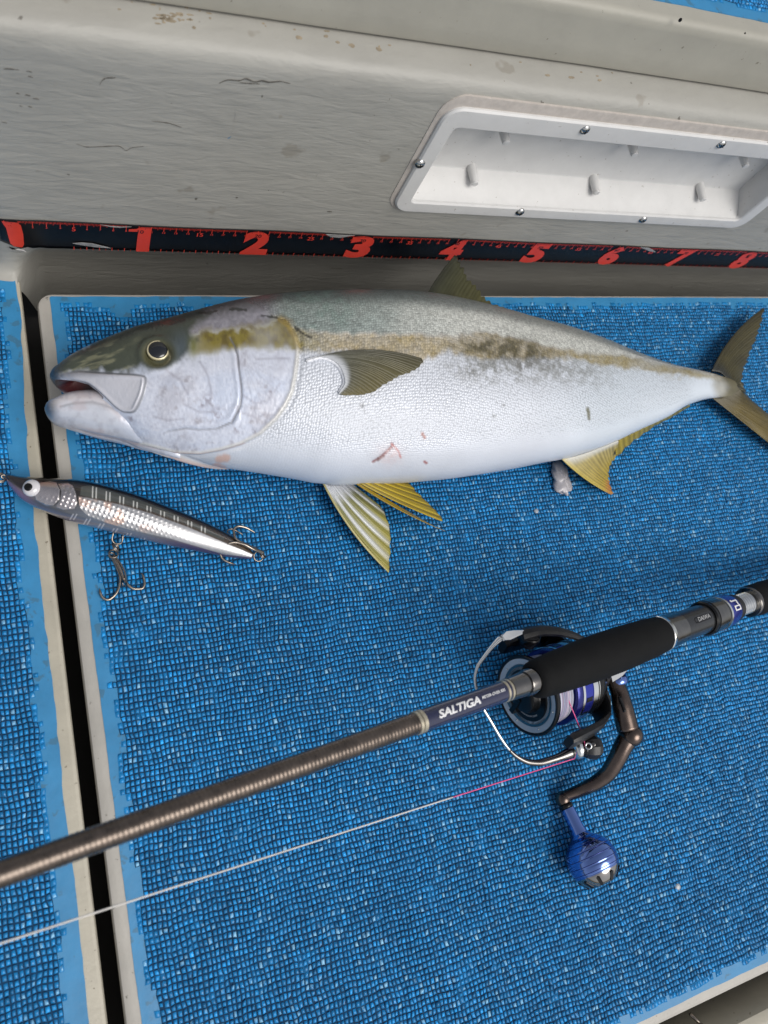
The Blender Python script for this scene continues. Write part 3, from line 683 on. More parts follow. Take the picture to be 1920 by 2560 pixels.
    oliv = mix(oliv, lin(150, 148, 118), sstep(.55, .76, fbm(x / 46 + 3, y / 9 + x / 30, 3)) * .5 * sstep(370, 300, x))
    oliv = mix(oliv, lin(52, 58, 56), sstep(26, 4, y - yt) * .85)
    oliv = mix(oliv, lin(74, 84, 90), np.exp(-(((x - 455) / 28) ** 2 + ((y - 868) / 40) ** 2)) * .9)
    c = mix(c, oliv, sn)
    c = mix(c, lin(112, 112, 50), np.exp(-(((x - 484) / 12) ** 2 + ((y - 868) / 26) ** 2)) * .8)
    for pl in ([(575, 772), (600, 772), (615, 775)], [(655, 788), (690, 793), (705, 800)], [(500, 780), (520, 782), (540, 776)], [(430, 812), (460, 800)], [(738, 818), (765, 838), (778, 842)]):
        c = mix(c, lin(38, 38, 36), sstep(4.5, 1.5, dpoly(q, pl) + (ns - .5) * 5) * .85)
    # eye socket
    de = np.hypot((x - EYE[0]) / 46, (y - EYE[1]) / 40)
    c = mix(c, lin(70, 74, 62), sstep(1.15, .85, de) * .85); c = mix(c, lin(92, 88, 56), sstep(.3, .16, np.abs(de - .62)) * .5)
    # lines of the gill cover
    dp = dpoly(q, PREOP); do = dpoly(q, OPER)
    c = mix(c, lin(104, 104, 110), sstep(4, 1, dp) * .75 * sstep(1090, 1060, y))
    c = mix(c, lin(208, 204, 192), sstep(9, 3, do) * .6 * sstep(820, 900, y)); c = mix(c, lin(166, 140, 60), sstep(12, 4, do) * .45 * sstep(890, 850, y))
    c = mix(c, lin(176, 120, 112), sstep(6, 1, dpoly(q, [(380, 1118), (430, 1128), (500, 1132), (560, 1124), (610, 1108)])) * .4)
    # jaw plate and mouth
    sm2 = sdpoly(q, np.array(MAXILLA)); mx_ = sstep(-2, 3, sm2)
    plate = lin(192, 192, 199)[None] * (.88 + .24 * n1)[:, None]; plate = mix(plate, lin(130, 128, 132), sstep(950, 934, y) * .8)
    c = mix(c, plate, mx_); c = mix(c, lin(88, 90, 94), sstep(4, 1, np.abs(sm2)) * sstep(160, 230, x) * .75)
    mo = sstep(-1, 4, sdpoly(q, np.array(MOUTH))) * (1 - mx_)
    inner = mix(lin(104, 34, 36)[None] * (.7 + .6 * n2)[:, None], lin(96, 84, 82), sstep(168, 215, x))
    c = mix(c, inner, mo)
    lip = sstep(10, 3, dpoly(q, [(128, 938), (133, 950), (146, 966), (168, 986)])); c = mix(c, lin(70, 74, 78), lip * .75)
    c = mix(c, lin(62, 64, 66), sstep(46, 14, np.hypot(x - 128, y - 934)) * .85)
    # wound and scrapes on the belly
    for pl, w, cc in (([(932, 1156), (950, 1146), (966, 1132), (980, 1118)], 1.4, (120, 56, 56)), ([(980, 1110), (990, 1122), (996, 1128), (1002, 1144)], 1.0, (176, 104, 100)), ([(946, 1150), (958, 1142)], 3.4, (70, 12, 18)), ([(1057, 1086), (1062, 1094)], 3.5, (168, 112, 100)), ([(1062, 1155), (1068, 1158)], 2.2, (150, 74, 68)), ([(1470, 1022), (1473, 1034), (1474, 1046)], 3.5, (92, 90, 54)), ([(548, 1150), (566, 1146)], 12, (212, 176, 160))):
        c = mix(c, lin(*cc), sstep(w + 3, w * .4, dpoly(q, pl) + (ns - .5) * 4) * .85)
    c = mix(c, lin(214, 182, 178), np.exp(-(np.hypot(x - 975, (y - 1138) * 1.2) / 30) ** 2) * .4 * (.2 + 1.5 * ns))
    # tail base
    tb = sstep(1770, 1796, x - np.abs(y - 962) * .3); c = mix(c, lin(150, 146, 132)[None] * (.6 + .8 * n2)[:, None], tb * .8); c = mix(c, lin(84, 78, 50)[None] * (.7 + .6 * n2)[:, None], sstep(1806, 1834, x + np.abs(y - 968) * .5) * .95)
    # ---- relief in cm
    r = np.zeros(len(q))
    r += .16 * sstep(-5, 3, hd) * sstep(780, 830, y) - .05                       # gill cover stands over the body
    r += .13 * np.exp(-(do / 6) ** 2) * sstep(805, 850, y) - .10 * np.exp(-((do - 10) / 5) ** 2) * (hd < 0) * sstep(805, 850, y)
    r -= .09 * np.exp(-(dp / 3.2) ** 2) * sstep(1092, 1050, y)
    r += .20 * sstep(-3, 5, sm2) * sstep(150, 200, x) + .10 * np.exp(-(np.abs(sm2 - 6) / 4) ** 2) * sstep(180, 260, x)
    r -= 1.7 * sstep(0, 12, sdpoly(q, np.array(MOUTH))) * (1 - mx_) * sstep(136, 170, x)
    r += .16 * np.exp(-((de - .95) / .22) ** 2) - .25 * sstep(.8, .5, de)
    r -= .07 * np.exp(-(dpoly(q, [(932, 1156), (966, 1132), (980, 1114)]) / 3.5) ** 2)
    r += .05 * np.exp(-(np.hypot(x - 985, y - 1140) / 14) ** 2)
    r += (.07 * (n1 - .5) + .03 * (gl - .5)) * head + .07 * np.exp(-(np.abs(dp - 9) / 6) ** 2) * (x < 600) * sstep(1090, 1050, y)
    sc = (1 - head) * sstep(1780, 1700, x) * (1 - .75 * sstep(.72, .9, (y - yt) / np.maximum(pchip(*np.array(fbot, float).T, x) - yt, 5)))
    bkm = (1 - head) * sstep(30, -30, y - yl)
    rough = .30 + .12 * n2 - .05 * bk + .12 * mo
    return np.clip(c, 0, .9), r, rough, sc, bkm
fc, fr, frough, fsc, fbk = paint_fish(fq)
nrm = shell_normals(FG)
FG2 = FG + nrm * fr.reshape(NXF, NTF)[..., None]
FG2[..., 2] = np.maximum(FG2[..., 2], .09)
fuv = np.stack([np.repeat(np.r_[0, np.cumsum(np.linalg.norm(np.diff(FG.mean(1), axis=0), axis=1))], NTF), (np.tile(fang, NXF) / (2 * np.pi)) * np.repeat(np.linalg.norm(FG[:, 0] - FG[:, NTF // 2], axis=1), NTF) * 2.2], -1)

def fish_mat():
    mt = mat('fish_skin', (.8, .8, .8), .3, attr='Col', coat=.32, coat_r=.24, spec=.55, metal=.10, rattr='Rough')
    nt = mt.node_tree; N = nt.nodes; L = nt.links; bs = N['Principled BSDF']
    uvn = N.new('ShaderNodeUVMap'); uvn.uv_map = 'UVMap'
    mp = N.new('ShaderNodeMapping'); mp.inputs['Scale'].default_value = (4.6, 5.6, 1); L.new(uvn.outputs[0], mp.inputs['Vector'])
    vo = N.new('ShaderNodeTexVoronoi'); vo.feature = 'F1'; vo.voronoi_dimensions = '2D'; vo.inputs['Scale'].default_value = 1; vo.inputs['Randomness'].default_value = .55; L.new(mp.outputs[0], vo.inputs['Vector'])
    an = N.new('ShaderNodeAttribute'); an.attribute_name = 'Scales'
    inv = N.new('ShaderNodeMath'); inv.operation = 'MULTIPLY'; L.new(vo.outputs['Distance'], inv.inputs[0]); L.new(an.outputs['Fac'], inv.inputs[1])
    no = N.new('ShaderNodeTexNoise'); no.inputs['Scale'].default_value = 9; no.inputs['Detail'].default_value = 4; L.new(uvn.outputs[0], no.inputs['Vector'])
    m1 = N.new('ShaderNodeMath'); m1.operation = 'MULTIPLY_ADD'; L.new(no.outputs['Fac'], m1.inputs[0]); m1.inputs[1].default_value = .16
    m0 = N.new('ShaderNodeMath'); m0.operation = 'MULTIPLY'; m0.inputs[1].default_value = -1; L.new(inv.outputs[0], m0.inputs[0]); L.new(m0.outputs[0], m1.inputs[2])
    bp = N.new('ShaderNodeBump'); bp.inputs['Distance'].default_value = .06 * S; bp.inputs['Strength'].default_value = 1; L.new(m1.outputs[0], bp.inputs['Height']); L.new(bp.outputs[0], bs.inputs['Normal'])
    # thin dark rims between the scales (pigment)
    at = [n_ for n_ in N if n_.type == 'ATTRIBUTE' and n_.attribute_name == 'Col'][0]
    mr = N.new('ShaderNodeMapRange'); mr.inputs['From Min'].default_value = .25; mr.inputs['From Max'].default_value = .75; mr.inputs['To Min'].default_value = 1.08; mr.inputs['To Max'].default_value = .76; L.new(inv.outputs[0], mr.inputs['Value'])
    # scale sparkle painted into base colour: single back scales lighter or darker than neighbours
    sx = N.new('ShaderNodeSeparateColor'); L.new(vo.outputs['Color'], sx.inputs[0])
    mv = N.new('ShaderNodeMapRange'); mv.inputs['To Min'].default_value = -.2; mv.inputs['To Max'].default_value = .26; L.new(sx.outputs[0], mv.inputs['Value'])
    ab = N.new('ShaderNodeAttribute'); ab.attribute_name = 'Back'
    ma = N.new('ShaderNodeMath'); ma.operation = 'MULTIPLY_ADD'; L.new(mv.outputs[0], ma.inputs[0]); L.new(ab.outputs['Fac'], ma.inputs[1]); L.new(mr.outputs[0], ma.inputs[2])
    sc = N.new('ShaderNodeVectorMath'); sc.operation = 'SCALE'; L.new(at.outputs['Color'], sc.inputs[0]); L.new(ma.outputs[0], sc.inputs['Scale']); L.new(sc.outputs[0], bs.inputs['Base Color'])
    return mt
FM = fish_mat()
fish = thing('fish', 'silver fish with yellow side stripe and yellow fins lying on blue hatch', 'fish', (40, 28, 0))

# lower jaw, a second shell grown into the same body mesh
jtop = [(111, 1022), (115, 1010), (124, 1002), (140, 995), (168, 984), (198, 979), (235, 977), (265, 988), (303, 1020), (360, 1050), (410, 1080), (450, 1105)]
jbot = [(111, 1022), (113, 1032), (119, 1044), (136, 1061), (174, 1074), (221, 1089), (268, 1101), (315, 1113), (362, 1126), (410, 1138), (450, 1147)]
jzm = [(111, 4.1), (300, 4.7), (450, 5.1)]
jth = [(111, .25), (118, .9), (140, 1.5), (200, 1.95), (265, 2.25), (310, 2.05), (360, 1.4), (410, .8), (450, .3)]
NXJ, NTJ = 230, 150
JG, jxs, jzz, jang = shell(jtop, jbot, jzm, jth, NXJ, NTJ, 2.2)
jq = chart(JG, jzz)
def paint_jaw(q):
    x, y = q[:, 0], q[:, 1]; n1 = fbm(x / 50 + 9, y / 30, 4); n2 = fbm(x / 14, y / 14 + 4, 3); mix = lambda c, d, w: c * (1 - w[:, None]) + np.asarray(d) * w[:, None]
    c = np.tile(lin(194, 197, 206), (len(q), 1)) * (.88 + .24 * n1)[:, None]
    yt = pchip(*np.array(jtop, float).T, x)
    c = mix(c, lin(210, 204, 206), sstep(34, 8, y - yt - sstep(150, 240, x) * 10) * .8)
    c = mix(c, lin(150, 150, 156), np.exp(-(dpoly(q, [(150, 1016), (185, 1006), (230, 1004), (262, 1012), (295, 1026)]) / 3.5) ** 2) * .6)
    c = mix(c, lin(194, 199, 211), sstep(270, 330, x)); c = mix(c, lin(72, 75, 80), sstep(52, 8, np.hypot(x - 108, (y - 1024) * .9)) * .9)
    c = mix(c, lin(160, 160, 170), sstep(.5, .75, n2) * .35); c = mix(c, lin(178, 158, 158), sstep(.55, .8, n1) * .4); c = mix(c, lin(150, 130, 128), sstep(5, 1, dpoly(q, [(180, 1072), (260, 1092), (330, 1108), (400, 1124)])) * .5)
    r = -.05 * np.exp(-(dpoly(q, [(150, 1016), (185, 1006), (230, 1004), (262, 1012), (295, 1026)]) / 4) ** 2) + .03 * (n2 - .5) - .06 * np.exp(-(dpoly(q, [(165, 1068), (260, 1090), (330, 1106), (400, 1124)]) / 3) ** 2) + .05 * (n1 - .5)
    return np.clip(c, 0, .9), r, .28 + .1 * n2
jc, jr, jrough = paint_jaw(jq)
JG2 = JG + shell_normals(JG) * jr.reshape(NXJ, NTJ)[..., None]
FV = np.vstack([FG2.reshape(-1, 3), JG2.reshape(-1, 3)])
FF = np.vstack([shellf(NXF, NTF), shellf(NXJ, NTJ) + NXF * NTF])
body = mk('body', (FV, FF), FM, fish, col=np.vstack([fc, jc]), attrs={'Rough': np.r_[frough, jrough], 'Scales': np.r_[fsc, np.zeros(NXJ * NTJ)], 'Back': np.r_[fbk, np.zeros(NXJ * NTJ)]},
          uv=np.vstack([fuv, jq * .03]))

upper = (FG2[..., 2] > fzz[:, None] + .05).reshape(-1)
UPV = FG2.reshape(-1, 3)[upper]; UPQ = proj(UPV)
def fishz(px, py):
    d = (UPQ[:, 0] - px) ** 2 + (UPQ[:, 1] - py) ** 2; k = np.argpartition(d, 12)[:12]; w = 1 / (d[k] + 4); return float((UPV[k, 2] * w).sum() / w.sum())
def on_fish(px, py, lift=0.): return P(px, py, fishz(px, py) + lift)

# eye
ec = on_fish(*EYE, -.62)
eye = mk('eye', sphere(ec, 1.06, 40, 22, (-.05, .1, 1), .86), mat('eye_iris', lin(74, 70, 44), .2, var=.5, vscale=260, coat=1, coat_r=.03), fish)
en = np.array([-.12, .02, .99]); en /= np.linalg.norm(en)
def eye_part(name, prof, m_):
    o = mk(name, lathe(prof, ec, en, 40), m_, eye); o.location = -Vector(fish.location)
    return o
eye_part('iris_ring', [(.60, .81), (.78, .81), (.83, .79), (.86, .74), (.86, .5)], mat('iris_gold', lin(226, 214, 176), .22, .3, coat=.6))
eye_part('pupil', [(.7, .70), (.868, .70), (.92, .62), (.98, .42), (1.005, .2), (1.01, .001)], mat('pupil', (.004, .005, .008), .06, coat=1, coat_r=.02))

def fin_mat(name): return mat(name, (.5, .5, .3), .42, attr='Col', spec=.35, coat=.12, coat_r=.2, sss=0.)
FINM = fin_mat('fin_membrane')
def fin(name, root, margin, nr, ns, zr, zt, colf, bulge=0., rays=18, ridge=.05, jag=0., thick=.09, zc=0., curvew=1., seed=0, tone=.85, jagp=1.):
    R = curve(root, nr); Mg = curve(margin, nr, False); r = np.random.default_rng(seed)
    w = np.linspace(0, 1, nr); t = np.linspace(0, 1, ns)
    jj = (np.abs(((w * rays * .55 * jagp) % 1) - .5) * 1.6 * jag * (.3 + fbm(w * rays * .3 + seed, 0 * w + 8, 2)) + jag * 1.2 * fbm(w * rays * .6 + seed, 0 * w + 3, 3)) if jag else np.zeros(nr)
    wob = (fbm(w * 7 + seed * 3, 0 * w + seed, 3) - .5) * .10
    G = np.zeros((nr, ns, 3)); C = np.zeros((nr, ns, 3))
    for i in range(nr):
        d = (Mg[i] - R[i]); L_ = np.linalg.norm(d) + 1e-6; pn = np.array([d[1], -d[0]]) / L_
        for k in range(ns):
            tt = t[k] * (1 - jj[i] / max(L_, 30)); q = R[i] + d * tt + pn * bulge * (1 - w[i]) ** curvew * 4 * tt * (1 - tt)
            z0 = zr(*R[i]) if callable(zr) else zr; z1 = zt(*q) if callable(zt) else zt
            z = (z0 * (1 - tt) + z1 * tt) if not (callable(zt)) else z1
            z += zc * 4 * tt * (1 - tt) + ridge * (math.cos(2 * math.pi * (w[i] + wob[i]) * rays)) * (.25 + .75 * math.sin(math.pi * min(tt * 1.1, 1) * .5 + .3))
            G[i, k] = P(q[0], q[1], z)
            C[i, k] = colf(float(np.clip(w[i] + wob[i] * .8, 0, 1)), tt, q)
    v, f = grid_solid(G, np.broadcast_to(thick * (1.25 - t)[None], (nr, ns)).copy())
    return mk(name, (v, f), FINM, fish, col=np.clip(np.vstack([C.reshape(-1, 3)] * 2), 0, 1) * tone)
L3 = lambda a, b, t: np.asarray(a) * (1 - t) + np.asarray(b) * t
def stripe(w, n, sharp=2.): return (.5 + .5 * math.cos(2 * math.pi * w * n)) ** sharp

def c_pec(w, t, q):
    base = L3(lin(96, 98, 88), lin(132, 120, 70), min(1, .15 + .85 * w) * min(1, t * 1.2)); base = L3(base, lin(104, 96, 52), .6 * t ** 2)
    base = L3(base, lin(66, 62, 46), .5 * (1 - min(w * 5, 1)))
    c = base * (.86 + .2 * stripe(w, 26, 1) + .25 * (fbm(np.array([q[0] / 9]), np.array([q[1] / 9]))[0] - .5))
    if t < .24: c = L3(lin(222, 225, 230), c, float(sstep(.04, .24, t)))
    return c
pz = lambda x, y: fishz(x, y) + .30
fin('pectoral_fin', [(764, 903), (800, 893), (835, 904), (856, 930), (862, 955), (846, 984)], [(1060, 898), (1063, 908), (1046, 924), (997, 946), (968, 961), (938, 984), (900, 991), (868, 990)], 150, 40, lambda x, y: fishz(x, y) + .1,
    lambda x, y: fishz(x, y) + .12 + .36 * float(sstep(800, 1000, x)), c_pec, bulge=26, rays=26, ridge=.014, jag=5, thick=.12, curvew=1.3, seed=2, tone=.66)
# fleshy base of the pectoral fin
pb = np.array([on_fish(*p, .05) for p in curve([(766, 902), (800, 894), (834, 905), (855, 930), (861, 955), (848, 982)], 40)])
v, f = tube(pb, .17 + .02 * np.cos(np.arange(40) * 2.2), 10, flat=.8); mk('fin_base', (v, f), mat('fin_flesh', lin(222, 224, 230), .35, coat=.3, var=.08, vscale=200), fish)

def c_dor(w, t, q):
    c = L3(lin(72, 74, 56), lin(104, 100, 52), min(1, w * 1.3)) * (.86 + .14 * stripe(w, 24, 1) + .5 * (fbm(np.array([q[0] / 22]), np.array([q[1] / 22]), 3)[0] - .5))
    return L3(c, lin(46, 46, 38), .6 * (1 - min(w * 9, 1)) + .35 * max(0, t - .85) / .15)
zd = 5.8
fin('dorsal_fin', [(1061, 747), (1110, 752), (1160, 762), (1220, 776), (1300, 800)], [(1147, 626), (1151, 640), (1158, 660), (1170, 678), (1186, 699), (1203, 722), (1224, 741), (1258, 762), (1304, 782)], 120, 22, 5.7, 5.9, c_dor, bulge=5, rays=24, ridge=.012, jag=11, thick=.12, seed=3, tone=.58)
def c_fringe(w, t, q): return L3(lin(58, 64, 48), lin(92, 92, 44), w) * (.8 + .4 * stripe(w, 40, 1))
fin('dorsal_fringe', [(1290, 796), (1393, 822), (1487, 850), (1599, 893), (1674, 916), (1745, 932)], [(1292, 778), (1400, 803), (1490, 832), (1600, 876), (1676, 904), (1748, 927)], 220, 5, lambda x, y: float(np.interp(x, [1290, 1750], [5.1, 2.5])), 3.9, c_fringe, rays=27, ridge=.02, jag=12, thick=.1, seed=4, jagp=1.)
# low spines of the first dorsal fin
for k, (x, y, x2, y2) in enumerate(((898, 740, 916, 722), (932, 740, 950, 730), (966, 741, 980, 735), (996, 743, 1008, 737))):
    mk('dorsal_spine', tube(np.array([P(x, y, 5.9), P((x + x2) / 2, (y + y2) / 2, 6.0), P(x2, y2, 6.0)]), [.09, .06, .015], 6), mat('spine', lin(120, 128, 126), .4), fish)

def c_anal(w, t, q):
    c = L3(lin(186, 172, 120), lin(168, 146, 48), min(1, t * 1.2)) * (.72 + .4 * stripe(w, 14, 1) + .5 * (fbm(np.array([q[0] / 15]), np.array([q[1] / 15]), 3)[0] - .5))
    c = L3(lin(218, 216, 206), c, float(sstep(.0, .22, t)))
    if w < .12: c = L3(c, lin(212, 190, 90), .7 * (1 - w / .12))
    c = L3(c, lin(176, 70, 52), .6 * math.exp(-((t - .93) / .1) ** 2) * (1 if w < .35 else 0) * .9)
    return c
fin('anal_fin', [(1404, 1148), (1440, 1140), (1500, 1120), (1545, 1102)], [(1537, 1241), (1533, 1222), (1526, 1197), (1525, 1178), (1533, 1160), (1541, 1147)], 90, 24, 4.1, .6, c_anal, bulge=-7, rays=13, ridge=.04, jag=7, thick=.12, seed=5)
def c_anal2(w, t, q): return L3(lin(150, 134, 50), lin(112, 108, 60), w) * (.7 + .5 * stripe(w, 14, 1))
fin('anal_fringe', [(1535, 1106), (1599, 1075), (1674, 1040), (1724, 1012)], [(1542, 1148), (1562, 1133), (1599, 1097), (1636, 1068), (1680, 1046), (1726, 1017)], 140, 8, lambda x, y: float(np.interp(x, [1530, 1730], [3.5, 2.5])), 1.9, c_anal2, rays=14, ridge=.03, jag=9, thick=.1, seed=6)

def c_pel1(w, t, q):
    s_ = stripe(w, 4.5, 1.5); c = L3(lin(120, 124, 92), lin(226, 228, 228), s_)
    c = L3(c, lin(170, 160, 62), (1 - s_) * .55 * min(1, t * 1.5)); c = L3(c, lin(178, 164, 66), .55 * max(0, (t - .72) / .28))
    c = L3(lin(222, 224, 228), c, float(sstep(.05, .3, t)))
    if w < .07: c = L3(c, lin(186, 172, 84), .8)
    return c * (.85 + .3 * stripe(w, 30, 1))
fin('pelvic_fin', [(806, 1204), (825, 1212), (848, 1212), (872, 1204)], [(978, 1438), (977, 1425), (979, 1385), (979, 1350), (977, 1316), (968, 1290), (955, 1268)], 120, 34, 2.0, .5, c_pel1, bulge=-14, rays=9, ridge=.06, jag=6, thick=.14, zc=.5, seed=7, curvew=1.2)
def c_pel2(w, t, q):
    s_ = stripe(w, 6, 1.3); c = L3(lin(116, 100, 34), lin(198, 172, 50), s_ * .75 + .15)
    c = L3(c, lin(206, 166, 24), .8 * max(0, (w - .8) / .2)); c = L3(lin(214, 200, 186), c, float(sstep(.0, .16, t)))
    if w < .05: c = L3(c, lin(206, 178, 52), .8)
    return c * (.8 + .35 * stripe(w, 34, 1))
fin('pelvic_fin', [(862, 1186), (868, 1180), (880, 1175), (900, 1173)], [(1115, 1307), (1108, 1295), (1098, 1283), (1072, 1255), (1046, 1229), (1030, 1208), (1006, 1180)], 120, 34, 5.4, 2.2, c_pel2, bulge=-6, rays=12, ridge=.05, jag=7, thick=.13, zc=.8, seed=8)
fin('pelvic_fin', [(862, 1190), (866, 1192), (869, 1194)], [(1114, 1328), (1090, 1318), (1060, 1301)], 14, 30, 5.1, 1.6, lambda w, t, q: lin(186, 156, 50) * (.8 + .3 * w), bulge=-9, rays=1, ridge=.02, thick=.12, zc=.8, seed=9)

def c_tail(w, t, q):
    c = L3(lin(100, 92, 54), lin(84, 80, 50), w) * (.86 + .14 * stripe(w, 22, 1) + .7 * (fbm(np.array([q[0] / 20]), np.array([q[1] / 20]), 3)[0] - .5))
    c = L3(c, lin(54, 52, 38), .5 * max(0, 1 - w * 6)); return L3(lin(70, 72, 66), c, float(sstep(0, .2, t)))
fin('tail_fin', [(1778, 928), (1795, 930), (1815, 945), (1835, 962), (1850, 972)], [(1918, 763), (1915, 785), (1913, 798), (1906, 818), (1898, 838), (1888, 865), (1879, 890), (1868, 915), (1862, 938), (1864, 965), (1872, 990)], 120, 40, 2.2, 1.6, c_tail, bulge=16, rays=22, ridge=.018, jag=9, thick=.16, zc=.2, seed=10, curvew=1., tone=.42)
def c_tail2(w, t, q):
    c = L3(lin(84, 76, 40), lin(146, 126, 58), min(1, w * 1.2)) * (.86 + .14 * stripe(w, 22, 1) + .6 * (fbm(np.array([q[0] / 20]), np.array([q[1] / 20]), 3)[0] - .5))
    return L3(lin(150, 142, 118), c, float(sstep(0, .3, t)))
fin('tail_fin', [(1848, 975), (1836, 982), (1815, 990), (1795, 996), (1780, 994)], [(1872, 990), (1885, 1004), (1900, 1016), (1930, 1042), (1965, 1075), (1995, 1120), (2012, 1180)], 120, 40, 2.2, 1.0, c_tail2, bulge=0, rays=22, ridge=.018, jag=7, thick=.16, zc=.2, seed=11, tone=.45)
# milky lump by the anal fin and loose scales
sp = []
lv, lf = sphere((0, 0, 0), 1, 40, 24)
cen = P(1405, 1200, .45); ax = P(1412, 1235, .45) - cen
for p in lv:
    a, bb = math.atan2(p[1], p[0]), p[2]; k = 1 + .46 * (fbm(np.array([math.cos(a) * 2 + 3]), np.array([math.sin(a) * 2 + bb]), 3)[0] - .5) * 2
    sp.append(cen + np.array([p[0] * 1.02 * k + .15 * p[1], p[1] * 1.75 * k, 0]) + np.array([0, 0, p[2] * .42 * (.8 + .4 * k)]))
tag(mk('soft_tissue_lump', (np.array(sp), lf), M['slime']), 'milky lump of soft tissue on blue deck below the anal fin', 'fish tissue')
def fscale(px, py, r, label, rot=0):
    c = P(px, py, .16); n = 14; p = []
    for k in range(n):
        a = 2 * math.pi * k / n + rot; rr = r * (1 - .25 * max(0, math.cos(a))); p.append((c[0] + rr * math.cos(a), c[1] + rr * .85 * math.sin(a)))
    p = np.array(p); tilt = (p[:, 0] - c[0]) * .12
    tag(mk('fish_scale', loops([np.c_[p, .10 + tilt], np.c_[p, .13 + tilt], np.c_[(p + c[:2]) / 2, .17 + tilt / 2]]), M['scale']), label, 'fish scale')
fscale(1696, 2217, .34, 'loose clear fish scale on blue deck right of the reel knob', .6)
fscale(1342, 1277, .28, 'loose fish scale on blue deck below the belly near milky lump', .2)

# ------------------------------------------------------------------ the minnow lure
ltop = [(13, 1187), (20, 1186), (50, 1190), (105, 1194), (169, 1197), (219, 1203), (274, 1216), (338, 1235), (422, 1267), (506, 1302), (570, 1334), (620, 1366), (634, 1384)]
lbot = [(13, 1187), (15, 1198), (30, 1224), (55, 1250), (105, 1277), (169, 1302), (253, 1324), (338, 1345), (422, 1364), (506, 1381), (590, 1395), (628, 1398), (634, 1386)]
lzm = [(13, 1.9), (200, 1.75), (400, 1.5), (634, 1.2)]
lth = [(13, .15), (25, .5), (60, .95), (120, 1.3), (220, 1.5), (350, 1.35), (500, .95), (600, .55), (634, .25)]
NXL, NTL = 560, 180
LG, lxs, lzz, lang = shell(ltop, lbot, lzm, lth, NXL, NTL, 2.0, True, 1.3)
lq = chart(LG, lzz)
FOIL = [(196, 1242), (215, 1244), (300, 1262), (380, 1285), (470, 1318), (560, 1356), (632, 1386), (628, 1393), (560, 1386), (500, 1368), (420, 1345), (330, 1325), (270, 1308), (220, 1290), (200, 1270)]
PLATE1 = [(98, 1208), (125, 1204), (142, 1207), (150, 1225), (148, 1250), (135, 1263), (115, 1264), (90, 1250), (86, 1235), (100, 1228)]
PLATE2 = [(146, 1210), (170, 1208), (182, 1214), (190, 1236), (192, 1256), (186, 1272), (160, 1275), (140, 1268), (151, 1250), (154, 1228)]
WINDOW = [(203, 1216), (225, 1213), (260, 1222), (338, 1245), (422, 1278), (500, 1314), (560, 1344), (560, 1352), (470, 1312), (380, 1279), (300, 1257), (200, 1238)]
